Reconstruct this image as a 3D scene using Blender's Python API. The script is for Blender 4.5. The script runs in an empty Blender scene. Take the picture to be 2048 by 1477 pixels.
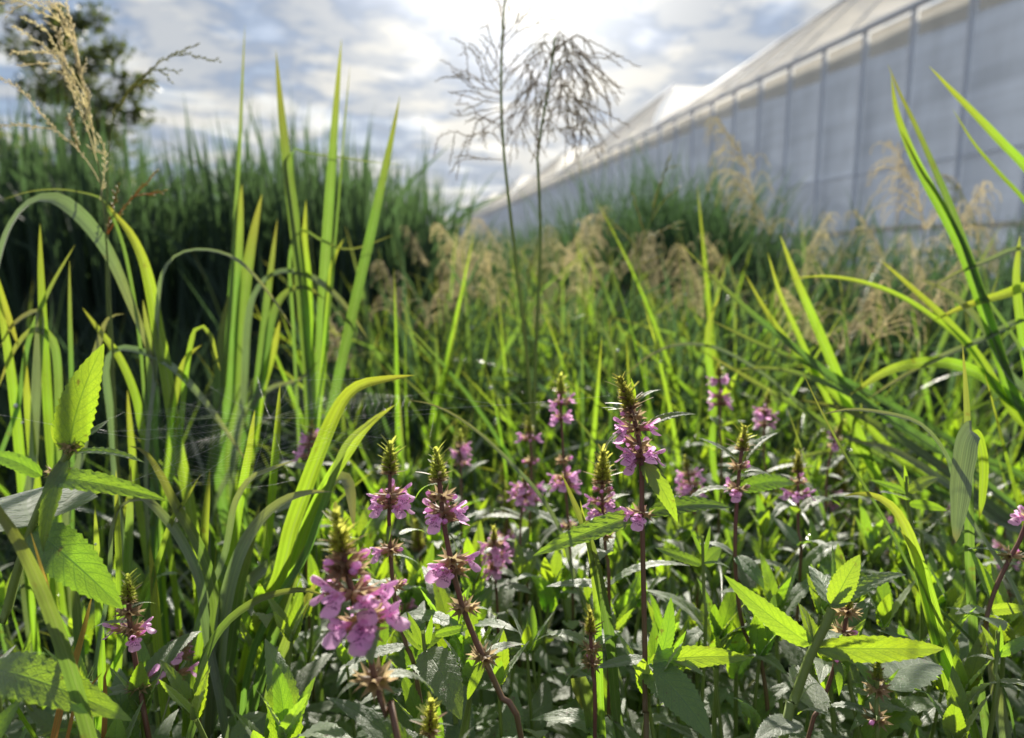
import bpy, math, random
from mathutils import Vector as V, Matrix, noise
import numpy as np

sc = bpy.context.scene
R = random.Random(7)
rad = math.radians
COL = sc.collection

# ------------------------------------------------------------------ camera
F, CX, CY, PITCH, CAMZ = 1422.2, 1024.0, 738.5, rad(8.73), 0.85
cam = bpy.data.cameras.new('camera'); camo = bpy.data.objects.new('camera', cam); COL.objects.link(camo)
camo.location = (0, 0, CAMZ); camo.rotation_euler = (rad(90) - PITCH, 0, 0)
cam.lens = 25; cam.sensor_width = 36; cam.clip_start = 0.02; cam.clip_end = 3000
cam.dof.use_dof = True; cam.dof.focus_distance = 0.47; cam.dof.aperture_fstop = 5.2
sc.camera = camo
_c, _s = math.cos(PITCH), math.sin(PITCH)
def ray(px, py):
    x = (px - CX) / F; y = -(py - CY) / F
    return V((x, _c + y * _s, -_s + y * _c))
def at(px, py, d):                       # a point d metres in front of the lens
    return V((0, 0, CAMZ)) + ray(px, py) * d
def proj(p):
    q = p - V((0, 0, CAMZ)); z = q.y * _c - q.z * _s
    return CX + F * q.x / z, CY - F * (q.y * _s + q.z * _c) / z, z

# ------------------------------------------------------------------ sky and sun
SUN = ray(1050, -170).normalized()
EL, AZ = math.asin(SUN.z), math.atan2(SUN.x, SUN.y)
w = bpy.data.worlds.new('World'); sc.world = w; w.use_nodes = True
nt = w.node_tree; nt.nodes.clear()
def N(t, nt, **k):
    n = nt.nodes.new(t)
    for a, b in k.items(): setattr(n, a, b)
    return n
def mth(nt, op, a, b=None, clamp=False):
    n = N('ShaderNodeMath', nt, operation=op, use_clamp=clamp)
    for i, v in enumerate((a, b)):
        if v is None: continue
        if isinstance(v, (int, float)): n.inputs[i].default_value = v
        else: nt.links.new(v, n.inputs[i])
    return n.outputs[0]
def mixc(nt, fac, a, b, bt='MIX'):
    n = N('ShaderNodeMix', nt, data_type='RGBA', blend_type=bt)
    for i, v in ((0, fac), (6, a), (7, b)):
        if isinstance(v, (int, float)): n.inputs[i].default_value = v
        elif isinstance(v, tuple): n.inputs[i].default_value = (*v, 1)
        else: nt.links.new(v, n.inputs[i])
    return n.outputs[2]
def ramp(nt, fac, stops, interp='LINEAR'):
    n = N('ShaderNodeValToRGB', nt); cr = n.color_ramp; cr.interpolation = interp
    while len(cr.elements) < len(stops): cr.elements.new(0.5)
    for e, (p, c) in zip(cr.elements, stops):
        e.position = p; e.color = (*c, 1) if isinstance(c, tuple) else (c, c, c, 1)
    nt.links.new(fac, n.inputs[0]); return n.outputs[0]
def noi(nt, vec, scale, detail=4, rough=0.55, dist=0.0):
    n = N('ShaderNodeTexNoise', nt); n.inputs['Scale'].default_value = scale; n.inputs['Detail'].default_value = detail
    n.inputs['Roughness'].default_value = rough; n.inputs['Distortion'].default_value = dist
    if vec is not None: nt.links.new(vec, n.inputs['Vector'])
    return n.outputs[0]
tc = N('ShaderNodeTexCoord', nt)
sep = N('ShaderNodeSeparateXYZ', nt); nt.links.new(tc.outputs['Generated'], sep.inputs[0])
zz = mth(nt, 'ADD', mth(nt, 'MAXIMUM', sep.outputs[2], 0.0), 0.16)
cmb = N('ShaderNodeCombineXYZ', nt)
nt.links.new(mth(nt, 'DIVIDE', sep.outputs[0], zz), cmb.inputs[0]); nt.links.new(mth(nt, 'DIVIDE', sep.outputs[1], zz), cmb.inputs[1])
sky = N('ShaderNodeTexSky', nt, sky_type='NISHITA', sun_disc=False)
sky.sun_elevation = EL; sky.sun_rotation = AZ; sky.air_density = 1.0; sky.dust_density = 0.6
n1 = noi(nt, cmb.outputs[0], 2.3, 8, 0.6, 0.3)
mp = N('ShaderNodeMapping', nt); mp.inputs['Location'].default_value = (3.1, 7.7, 1.3); nt.links.new(cmb.outputs[0], mp.inputs[0])
n2 = noi(nt, mp.outputs[0], 4.0, 7, 0.55, 0.3)
STR = 0.1
dot = N('ShaderNodeVectorMath', nt, operation='DOT_PRODUCT'); nt.links.new(tc.outputs['Generated'], dot.inputs[0]); dot.inputs[1].default_value = SUN
dd = mth(nt, 'MAXIMUM', dot.outputs['Value'], 0.0)
glow = mth(nt, 'ADD', mth(nt, 'MULTIPLY', mth(nt, 'POWER', dd, 90), 0.75), mth(nt, 'MULTIPLY', mth(nt, 'POWER', dd, 12), 0.04))
grey = (0.14 / STR, 0.185 / STR, 0.265 / STR); white = (0.43 / STR, 0.42 / STR, 0.39 / STR)
thick = ramp(nt, n1, [(0.44, 0.0), (0.60, 1.0)], 'EASE')
bright = ramp(nt, n2, [(0.44, 0.0), (0.60, 1.0)], 'EASE')
low = ramp(nt, sep.outputs[2], [(0.02, 0.25), (0.16, 1.0)])
bl = mth(nt, 'MULTIPLY', mth(nt, 'MAXIMUM', thick, mth(nt, 'MULTIPLY', bright, 0.55)), low)
cloud = mixc(nt, bl, grey, white)
gl = N('ShaderNodeCombineXYZ', nt)
for i, k in enumerate((1.0, 0.97, 0.88)): nt.links.new(mth(nt, 'MULTIPLY', glow, k / STR), gl.inputs[i])
cloud = mixc(nt, 1.0, cloud, gl.outputs[0], 'ADD')
veil = ramp(nt, n2, [(0.28, 0.70), (0.5, 0.97)])
mix = mixc(nt, veil, sky.outputs[0], cloud)
bg = N('ShaderNodeBackground', nt); bg.inputs[1].default_value = STR
nt.links.new(mix, bg.inputs[0]); out = N('ShaderNodeOutputWorld', nt); nt.links.new(bg.outputs[0], out.inputs[0])

sl = bpy.data.lights.new('sun', 'SUN'); sl.energy = 5.0; sl.angle = rad(0.6); sl.color = (1.0, 0.94, 0.82)
so = bpy.data.objects.new('sun', sl); COL.objects.link(so); so.rotation_euler = (-SUN).to_track_quat('-Z', 'Y').to_euler()
so.location = (0, 30, 20)
vs = sc.view_settings; vs.view_transform = 'Standard'; vs.look = 'None'; vs.exposure = 0.9; vs.gamma = 1.0; vs.use_curve_mapping = False
cy = sc.cycles; cy.max_bounces = 7; cy.diffuse_bounces = 3; cy.glossy_bounces = 2; cy.transmission_bounces = 4; cy.transparent_max_bounces = 6
cy.use_denoising = True; cy.sample_clamp_indirect = 4.0; cy.sample_clamp_direct = 40.0; cy.caustics_reflective = False; cy.caustics_refractive = False

# ------------------------------------------------------------------ materials
M = {}
def newmat(name):
    m = bpy.data.materials.new(name); m.use_nodes = True; m.node_tree.nodes.clear(); M[name] = m; return m, m.node_tree
def plantmat(name, base, trans, tmix=0.45, rough=0.38, spec=0.5, var=0.25, build=None, huevar=0.03, sheen=0.0):
    """leaf-like surface: diffuse + gloss in front, light coming through from behind; build(nt, col, tcol) may add veins, returns (col, tcol, height)"""
    m, nt = newmat(name)
    oi = N('ShaderNodeObjectInfo', nt); geo = N('ShaderNodeNewGeometry', nt)
    nz = noi(nt, geo.outputs['Position'], 22, 3)
    val = mth(nt, 'ADD', mth(nt, 'MULTIPLY', mth(nt, 'SUBTRACT', oi.outputs['Random'], 0.5), 2 * var), mth(nt, 'ADD', mth(nt, 'MULTIPLY', nz, 0.5), 0.75))
    hs1 = N('ShaderNodeHueSaturation', nt); hs2 = N('ShaderNodeHueSaturation', nt)
    hue = mth(nt, 'ADD', mth(nt, 'MULTIPLY', mth(nt, 'SUBTRACT', nz, 0.5), huevar), mth(nt, 'ADD', mth(nt, 'MULTIPLY', mth(nt, 'FRACT', mth(nt, 'MULTIPLY', oi.outputs['Random'], 7.3)), -huevar), 0.5 + huevar * .4))
    col = tcol = None
    rgb1 = N('ShaderNodeRGB', nt); rgb1.outputs[0].default_value = (*base, 1); rgb2 = N('ShaderNodeRGB', nt); rgb2.outputs[0].default_value = (*trans, 1)
    col, tcol, h = rgb1.outputs[0], rgb2.outputs[0], None
    if build: col, tcol, h = build(nt, col, tcol)
    for hs, c in ((hs1, col), (hs2, tcol)):
        nt.links.new(c, hs.inputs['Color']); nt.links.new(val, hs.inputs['Value']); nt.links.new(hue, hs.inputs['Hue'])
    p = N('ShaderNodeBsdfPrincipled', nt); p.inputs['Roughness'].default_value = rough; p.inputs['Specular IOR Level'].default_value = spec
    p.inputs['Sheen Weight'].default_value = sheen; p.inputs['Sheen Roughness'].default_value = 0.4
    t = N('ShaderNodeBsdfTranslucent', nt); mx = N('ShaderNodeMixShader', nt); mx.inputs[0].default_value = tmix
    nt.links.new(hs1.outputs[0], p.inputs['Base Color']); nt.links.new(hs2.outputs[0], t.inputs[0])
    nt.links.new(p.outputs[0], mx.inputs[1]); nt.links.new(t.outputs[0], mx.inputs[2])
    if h is not None:
        b = N('ShaderNodeBump', nt); b.inputs['Strength'].default_value = 0.32; b.inputs['Distance'].default_value = 0.0012
        nt.links.new(h, b.inputs['Height']); nt.links.new(b.outputs[0], p.inputs['Normal']); nt.links.new(b.outputs[0], t.inputs['Normal'])
    o = N('ShaderNodeOutputMaterial', nt); nt.links.new(mx.outputs[0], o.inputs[0])
    return m
def uvsep(nt):
    u = N('ShaderNodeUVMap', nt); s = N('ShaderNodeSeparateXYZ', nt); nt.links.new(u.outputs[0], s.inputs[0]); return s.outputs[0], s.outputs[1]
def blade_veins(nt, c, t):
    u, v = uvsep(nt)                     # u across 0..1, v along
    st = mth(nt, 'SINE', mth(nt, 'MULTIPLY', u, 75.0))
    mid = ramp(nt, mth(nt, 'ABSOLUTE', mth(nt, 'SUBTRACT', u, 0.5)), [(0.0, 1.0), (0.05, 0.0)])
    k = mth(nt, 'ADD', mth(nt, 'ADD', mth(nt, 'MULTIPLY', st, 0.13), mth(nt, 'MULTIPLY', mth(nt, 'SINE', mth(nt, 'MULTIPLY', u, 23.0)), 0.10)), 0.88)
    kk = N('ShaderNodeCombineXYZ', nt)
    for i in range(3): nt.links.new(k, kk.inputs[i])
    c2 = mixc(nt, 1.0, c, kk.outputs[0], 'MULTIPLY'); t2 = mixc(nt, 1.0, t, kk.outputs[0], 'MULTIPLY')
    c2 = mixc(nt, mth(nt, 'MULTIPLY', mid, 0.5), c2, (0.30, 0.38, 0.16)); t2 = mixc(nt, mth(nt, 'MULTIPLY', mid, 0.6), t2, (0.35, 0.5, 0.12))
    # yellowing tips and brown flecks
    geo = N('ShaderNodeNewGeometry', nt); fl = ramp(nt, noi(nt, geo.outputs['Position'], 60, 3), [(0.68, 0.0), (0.74, 1.0)])
    tip = mth(nt, 'MULTIPLY', ramp(nt, v, [(0.86, 0.0), (1.0, 1.0)]), 0.6)
    t2 = mixc(nt, tip, t2, (0.5, 0.42, 0.05)); c2 = mixc(nt, tip, c2, (0.22, 0.2, 0.05))
    c2 = mixc(nt, mth(nt, 'MULTIPLY', fl, 0.5), c2, (0.16, 0.10, 0.03)); t2 = mixc(nt, mth(nt, 'MULTIPLY', fl, 0.5), t2, (0.22, 0.16, 0.02))
    return c2, t2, mth(nt, 'MULTIPLY', st, 0.25)
def leaf_veins(nt, c, t):
    u, v = uvsep(nt)
    au = mth(nt, 'ABSOLUTE', mth(nt, 'SUBTRACT', u, 0.5))
    mid = ramp(nt, au, [(0.0, 1.0), (0.035, 0.0)])
    ph = mth(nt, 'FRACT', mth(nt, 'ADD', mth(nt, 'MULTIPLY', mth(nt, 'SUBTRACT', v, mth(nt, 'MULTIPLY', au, 0.42)), 9.0), 0.15))
    side = ramp(nt, mth(nt, 'ABSOLUTE', mth(nt, 'SUBTRACT', ph, 0.5)), [(0.0, 1.0), (0.085, 0.0)])
    geo = N('ShaderNodeTexCoord', nt)
    vo = N('ShaderNodeTexVoronoi', nt, feature='DISTANCE_TO_EDGE'); vo.inputs['Scale'].default_value = 15
    u2 = N('ShaderNodeUVMap', nt); mpp = N('ShaderNodeMapping', nt); mpp.inputs['Scale'].default_value = (0.8, 2.2, 1); nt.links.new(u2.outputs[0], mpp.inputs[0]); nt.links.new(mpp.outputs[0], vo.inputs['Vector'])
    net = ramp(nt, vo.outputs['Distance'], [(0.0, 1.0), (0.16, 0.0)])
    ve = mth(nt, 'MAXIMUM', mid, mth(nt, 'MULTIPLY', side, 0.8))
    ve2 = mth(nt, 'MAXIMUM', ve, mth(nt, 'MULTIPLY', net, 0.35))
    c2 = mixc(nt, mth(nt, 'MULTIPLY', ve, 0.5), c, (0.16, 0.24, 0.08)); t2 = mixc(nt, mth(nt, 'MULTIPLY', ve2, 0.8), t, (0.10, 0.25, 0.012))
    gp = N('ShaderNodeNewGeometry', nt); sp_ = mth(nt, 'MULTIPLY', ramp(nt, noi(nt, gp.outputs['Position'], 130, 3), [(0.66, 0.0), (0.71, 1.0)]), .7)
    c2 = mixc(nt, sp_, c2, (0.13, 0.09, 0.035)); t2 = mixc(nt, sp_, t2, (0.2, 0.13, 0.02))
    return c2, t2, mth(nt, 'SUBTRACT', 1.0, ve2)
def petal_spots(nt, c, t):
    g = N('ShaderNodeTexCoord', nt); u, v = uvsep(nt)
    sp = ramp(nt, noi(nt, g.outputs['Object'], 14, 2), [(0.56, 0.0), (0.60, 1.0)])
    zone = ramp(nt, v, [(0.0, 1.0), (0.5, 0.8), (0.62, 0.0)])
    f = mth(nt, 'MULTIPLY', sp, zone)
    return mixc(nt, f, c, (0.22, 0.03, 0.20)), mixc(nt, f, t, (0.2, 0.02, 0.16)), None

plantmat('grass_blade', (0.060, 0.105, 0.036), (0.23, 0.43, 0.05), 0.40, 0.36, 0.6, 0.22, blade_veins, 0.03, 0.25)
plantmat('grass_blade_bright', (0.078, 0.14, 0.026), (0.38, 0.65, 0.035), 0.45, 0.38, 0.45, 0.18, blade_veins)  # brighter yellow-green copy; part of the sunlit look is in its colour
plantmat('grass_blade_grey', (0.13, 0.18, 0.11), (0.26, 0.40, 0.09), 0.30, 0.30, 1.0, 0.15, blade_veins, 0.03, 0.45)  # grey base holds waxy bloom plus a painted-in sky sheen
plantmat('dry_blade', (0.50, 0.25, 0.085), (0.60, 0.28, 0.07), 0.4, 0.5, 0.3, 0.15, blade_veins)
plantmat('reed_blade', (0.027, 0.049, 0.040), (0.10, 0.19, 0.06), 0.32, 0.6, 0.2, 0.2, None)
plantmat('woundwort_leaf', (0.095, 0.145, 0.062), (0.44, 0.70, 0.02), 0.47, 0.46, 0.7, 0.2, leaf_veins, 0.03, 0.9)
plantmat('small_leaf', (0.07, 0.125, 0.042), (0.30, 0.60, 0.03), 0.42, 0.48, 0.5, 0.25, None)
plantmat('petal', (0.88, 0.47, 0.80), (0.98, 0.55, 0.90), 0.56, 0.45, 0.3, 0.10, petal_spots, 0.02)
plantmat('calyx', (0.23, 0.16, 0.11), (0.60, 0.46, 0.26), 0.5, 0.5, 0.4, 0.2, None)
plantmat('bud_green', (0.18, 0.22, 0.06), (0.66, 0.70, 0.12), 0.58, 0.5, 0.35, 0.15, None)
plantmat('culm', (0.13, 0.19, 0.05), (0.35, 0.45, 0.06), 0.25, 0.42, 0.4, 0.2, None)
plantmat('seed_beige', (0.76, 0.69, 0.48), (0.92, 0.85, 0.62), 0.58, 0.55, 0.3, 0.18, None, 0.015)
plantmat('seed_green', (0.26, 0.27, 0.10), (0.50, 0.50, 0.14), 0.4, 0.55, 0.3, 0.15, None)
plantmat('seed_purple', (0.27, 0.23, 0.17), (0.50, 0.43, 0.28), 0.45, 0.55, 0.3, 0.1, None)
plantmat('tree_leaf', (0.04, 0.058, 0.024), (0.12, 0.16, 0.03), 0.35, 0.45, 0.4, 0.25, None)
plantmat('shrub_leaf', (0.12, 0.16, 0.035), (0.42, 0.46, 0.05), 0.42, 0.45, 0.4, 0.25, None)
def stemmat(name, lo, hi):
    m, nt = newmat(name); u, v = uvsep(nt); g = N('ShaderNodeNewGeometry', nt)
    f = mth(nt, 'ADD', v, mth(nt, 'MULTIPLY', mth(nt, 'SUBTRACT', noi(nt, g.outputs['Position'], 60, 3), 0.5), 0.7), True)
    c = ramp(nt, f, [(0.0, lo), (1.0, hi)]); p = N('ShaderNodeBsdfPrincipled', nt); p.inputs['Roughness'].default_value = 0.45
    p.inputs['Subsurface Weight'].default_value = 0.0
    t = N('ShaderNodeBsdfTranslucent', nt); nt.links.new(c, t.inputs[0]); mx = N('ShaderNodeMixShader', nt); mx.inputs[0].default_value = 0.3
    nt.links.new(c, p.inputs['Base Color']); nt.links.new(p.outputs[0], mx.inputs[1]); nt.links.new(t.outputs[0], mx.inputs[2])
    o = N('ShaderNodeOutputMaterial', nt); nt.links.new(mx.outputs[0], o.inputs[0])
stemmat('woundwort_stem', (0.15, 0.24, 0.05), (0.20, 0.085, 0.075))
stemmat('green_stem', (0.17, 0.28, 0.05), (0.20, 0.27, 0.07))
def simple(name, col, rough=0.5, metal=0.0, nscale=None, amt=0.3, bump=0.0):
    m, nt = newmat(name); p = N('ShaderNodeBsdfPrincipled', nt); p.inputs['Specular IOR Level'].default_value = .05 if name == 'soil' else .5; p.inputs['Roughness'].default_value = rough; p.inputs['Metallic'].default_value = metal
    if nscale:
        g = N('ShaderNodeNewGeometry', nt); f = noi(nt, g.outputs['Position'], nscale, 6)
        c = mixc(nt, f, tuple(x * (1 - amt) for x in col), tuple(min(1, x * (1 + amt)) for x in col)); nt.links.new(c, p.inputs['Base Color'])
        if bump:
            b = N('ShaderNodeBump', nt); b.inputs['Strength'].default_value = bump; b.inputs['Distance'].default_value = 0.03; nt.links.new(f, b.inputs['Height']); nt.links.new(b.outputs[0], p.inputs['Normal'])
    else: p.inputs['Base Color'].default_value = (*col, 1)
    o = N('ShaderNodeOutputMaterial', nt); nt.links.new(p.outputs[0], o.inputs[0]); return m
def soil():
    m, nt = newmat('soil'); g = N('ShaderNodeNewGeometry', nt); f = noi(nt, g.outputs['Position'], 9, 6); d = N('ShaderNodeBsdfDiffuse', nt)
    nt.links.new(mixc(nt, f, (0.035, 0.028, 0.02), (0.10, 0.078, 0.055)), d.inputs[0]); o = N('ShaderNodeOutputMaterial', nt); nt.links.new(d.outputs[0], o.inputs[0])
soil()
simple('bark', (0.10, 0.075, 0.05), 0.8, 0, 30, 0.4, 0.5)
simple('steel', (0.68, 0.72, 0.80), 0.5, 0.1, 6, 0.12)
simple('dark_trim', (0.22, 0.23, 0.24), 0.5, 0.2, 6, 0.15)
def film(name, col, tmix, dirt):
    m, nt = newmat(name); g = N('ShaderNodeNewGeometry', nt)
    mp = N('ShaderNodeMapping', nt); mp.inputs['Scale'].default_value = (1.2, 1.2, 0.35); nt.links.new(g.outputs['Position'], mp.inputs[0])
    mp2 = N('ShaderNodeMapping', nt); mp2.inputs['Scale'].default_value = (.12, .12, 2.6); nt.links.new(g.outputs['Position'], mp2.inputs[0])
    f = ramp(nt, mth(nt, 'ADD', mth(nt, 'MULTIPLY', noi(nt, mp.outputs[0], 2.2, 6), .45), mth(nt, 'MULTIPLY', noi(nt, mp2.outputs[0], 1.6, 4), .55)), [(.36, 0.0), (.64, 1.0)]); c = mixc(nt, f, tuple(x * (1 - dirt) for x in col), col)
    p = N('ShaderNodeBsdfPrincipled', nt); p.inputs['Roughness'].default_value = 0.28; p.inputs['Specular IOR Level'].default_value = 0.5
    t = N('ShaderNodeBsdfTranslucent', nt); mx = N('ShaderNodeMixShader', nt); mx.inputs[0].default_value = tmix
    nt.links.new(c, p.inputs['Base Color']); nt.links.new(c, t.inputs[0]); nt.links.new(p.outputs[0], mx.inputs[1]); nt.links.new(t.outputs[0], mx.inputs[2])
    o = N('ShaderNodeOutputMaterial', nt); nt.links.new(mx.outputs[0], o.inputs[0])
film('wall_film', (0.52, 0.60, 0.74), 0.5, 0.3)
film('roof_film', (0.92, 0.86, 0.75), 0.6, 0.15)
def clear_film(name, k):
    m, nt = newmat(name); d = N('ShaderNodeBsdfTranslucent', nt); d.inputs[0].default_value = (1.0, .94, .82, 1); t = N('ShaderNodeBsdfTransparent', nt)
    mx = N('ShaderNodeMixShader', nt); mx.inputs[0].default_value = k; nt.links.new(d.outputs[0], mx.inputs[1]); nt.links.new(t.outputs[0], mx.inputs[2])
    o = N('ShaderNodeOutputMaterial', nt); nt.links.new(mx.outputs[0], o.inputs[0])
clear_film('clear_film', .78); clear_film('thin_film', .45)
simple('web_silk', (0.85, 0.85, 0.85), 0.25)

# ------------------------------------------------------------------ mesh helpers
class MB:
    def __init__(s): s.v = []; s.f = []; s.uv = []; s.m = []
    def face(s, idx, uv=None, m=0):
        s.f.append(tuple(idx)); s.uv.extend(uv if uv else [(0.5, 0.5)] * len(idx)); s.m.append(m)
    def grid(s, rows, uvs, m=0, close=False):
        b = len(s.v); n = len(rows[0])
        for r in rows: s.v.extend(r)
        for i in range(len(rows) - 1):
            for j in range(n if close else n - 1):
                k = (j + 1) % n
                s.face((b + i * n + j, b + i * n + k, b + (i + 1) * n + k, b + (i + 1) * n + j),
                       (uvs[i][j], uvs[i][k], uvs[i + 1][k], uvs[i + 1][j]), m)
    def tube(s, pts, r0, r1, sides=5, m=0, square=False):
        rows, uvs = [], []; n = len(pts); up = V((0.13, 0.97, 0.2))
        for i, p in enumerate(pts):
            t = (pts[min(i + 1, n - 1)] - pts[max(i - 1, 0)])
            t = t.normalized() if t.length > 1e-9 else V((0, 0, 1))
            a = t.cross(up); a = a.normalized() if a.length > 1e-4 else t.cross(V((1, 0, 0))).normalized()
            b = t.cross(a); k = i / max(1, n - 1); r = r0 + (r1 - r0) * k
            rows.append([p + (a * math.cos(q) + b * math.sin(q)) * r * ((1.12 if j % 2 else 0.92) if square else 1) for j, q in ((j, 2 * math.pi * j / sides) for j in range(sides))])
            uvs.append([(j / sides, k) for j in range(sides)])
        s.grid(rows, uvs, m, True)
    def spike(s, p, d, l, wd, m=0):       # slim four-sided seed or tooth
        d = d.normalized(); a = d.cross(V((0.3, 0.2, 0.93))); a = a.normalized() if a.length > 1e-4 else V((1, 0, 0)); b = d.cross(a)
        i = len(s.v); c = p + d * l * 0.42
        s.v += [p, c + a * wd, c + b * wd, c - a * wd, c - b * wd, p + d * l]
        for j in range(4):
            k = (j + 1) % 4; s.face((i, i + 1 + k, i + 1 + j), None, m); s.face((i + 5, i + 1 + j, i + 1 + k), None, m)
    def mesh(s, name, mats, smooth=True):
        me = bpy.data.meshes.new(name); me.from_pydata([tuple(p) for p in s.v], [], s.f)
        ul = me.uv_layers.new(name='UVMap'); ul.data.foreach_set('uv', [c for q in s.uv for c in q])
        for q in (mats if isinstance(mats, (list, tuple)) else [mats]): me.materials.append(M[q])
        me.polygons.foreach_set('material_index', s.m)
        if smooth: me.polygons.foreach_set('use_smooth', [True] * len(me.polygons))
        me.update(); return me
def link(name, me, parent=None, mat=None):
    o = bpy.data.objects.new(name, me); COL.objects.link(o)
    if parent is not None: o.parent = parent
    if mat is not None: o.matrix_basis = mat
    return o
def tag(o, label=None, cat=None, group=None, kind=None):
    for k, v in (('label', label), ('category', cat), ('group', group), ('kind', kind)):
        if v: o[k] = v
    return o
def thing(name, loc, label, cat, group=None):
    o = link(name, None); o.location = loc; o.empty_display_size = 0.05; return tag(o, label, cat, group, 'thing')
LM_PLANT = [(60, 'the left edge leafy woundwort'), (160, 'the orange dry stalks'), (275, 'the small pale tipped woundwort'), (470, 'the grey arched blade'), (620, 'the bent bright blade'), (730, 'the largest flower spike'), (925, 'the leaning sharp woundwort'), (1130, 'the tall slim woundwort'), (1285, 'the sharpest tall woundwort'), (1475, 'the silvery leaved woundwort'), (1620, 'the stout pale stem'), (1720, 'the slanting dark culm'), (1850, 'the arching corner blade'), (1940, 'the folded hanging blade'), (2050, 'the right edge bud')]
LM_GRASS = [(20, 'the left edge silvery blade'), (210, 'the left seed head'), (330, 'the white glinting blade'), (490, 'the leftmost tall blade'), (610, 'the three tall blades'), (740, 'the bent bright blade'), (800, 'the pinkish plume'), (920, 'the small back woundwort'), (1020, 'the airy seed head'), (1085, 'the drooping dark seed head'), (1200, 'the brown plumes'), (1285, 'the yellow green seed head'), (1390, 'the dark grass clump'), (1510, 'the tall wall plume'), (1600, 'the pale plume'), (1700, 'the big drooping plume'), (1800, 'the slim right blades'), (1900, 'the tall right plume'), (2030, 'the right edge blades')]
ORD = 'first second third fourth fifth sixth seventh eighth ninth tenth eleventh twelfth thirteenth fourteenth fifteenth sixteenth seventeenth eighteenth nineteenth twentieth'.split(); PEND = []
def name_them():
    by = {}
    for o, kind, px, d, lm, near in PEND:
        m = min(lm, key=lambda q: abs(q[0] - px))[1]; rel = 'beneath' if d < near else ('behind' if d < near * 1.5 else 'far behind'); by.setdefault((kind, rel, m), []).append((px, o))
    for (kind, rel, m), L in by.items():
        L.sort(key=lambda q: q[0])
        for i, (px, o) in enumerate(L): o['label'] = f'{kind} {rel} {m}' if len(L) == 1 else f'{kind}, {ORD[min(i, 19)]} from left {rel} {m}'
def copy_tree(o, parent=None):
    c = o.copy(); COL.objects.link(c); c.parent = parent
    for ch in o.children: copy_tree(ch, c)
    return c
def cr(pts, n):                           # Catmull-Rom resample, even in control index
    P = [pts[0] * 2 - pts[1]] + list(pts) + [pts[-1] * 2 - pts[-2]]
    L = [0.0]
    for i in range(1, len(pts)): L.append(L[-1] + max(1e-6, (pts[i] - pts[i - 1]).length))
    res = []
    for q in range(n):
        s = L[-1] * q / (n - 1); i = 0
        while i < len(L) - 2 and s > L[i + 1]: i += 1
        t = (s - L[i]) / (L[i + 1] - L[i]); a, b, c, d = P[i], P[i + 1], P[i + 2], P[i + 3]
        res.append(0.5 * (2 * b + (c - a) * t + (2 * a - 5 * b + 4 * c - d) * t * t + (3 * b - a - 3 * c + d) * t ** 3))
    return res
def interp(tab, t):
    for (a, x), (b, y) in zip(tab, tab[1:]):
        if t <= b: return x + (y - x) * (t - a) / (b - a)
    return tab[-1][1]
BLADE = [(0, .55), (.15, .85), (.35, 1), (.6, .93), (.8, .62), (.93, .28), (1, .015)]
def ribbon(mb, pts, w, nfun, prof=BLADE, fold=0.22, m=0, across=5, wav=0.0):
    n = len(pts); rows, uvs = [], []; ph = R.random() * 9
    for i, p in enumerate(pts):
        t = (pts[min(i + 1, n - 1)] - pts[max(i - 1, 0)]).normalized(); k = i / (n - 1)
        nn = nfun(k, t); l = t.cross(nn)
        l = l.normalized() if l.length > 1e-4 else V((1, 0, 0)); nn = l.cross(t).normalized(); hw = w * interp(prof, k) / 2
        row, uv = [], []
        for j in range(across):
            o = -1 + 2 * j / (across - 1)
            row.append(p + l * (o * hw) + nn * (hw * fold * abs(o) + wav * hw * o * math.sin(k * 17 + ph + o)))
            uv.append((0.5 + o / 2, k))
        rows.append(row); uvs.append(uv)
    mb.grid(rows, uvs, m)

# ------------------------------------------------------------------ ground
mb = MB(); xs = [-400, -60, -12, -5, -3, -2, -1.2, -.5, 0, .5, 1.2, 2, 3, 5, 12, 60, 400]; ys = [-400, -40, -4, -1, 0, .5, 1, 1.5, 2, 2.6, 3.4, 4.5, 6, 9, 14, 60, 700]
mb.grid([[V((x, y, 0.03 * noise.noise(V((x * 1.3, y * 1.3, 0))) if abs(x) < 13 and -5 < y < 15 else 0.0)) for x in xs] for y in ys], [[(0, 0)] * len(xs)] * len(ys))
tag(link('ground', mb.mesh('ground', 'soil')), 'bare brown soil under the plants', kind='structure')

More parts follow.
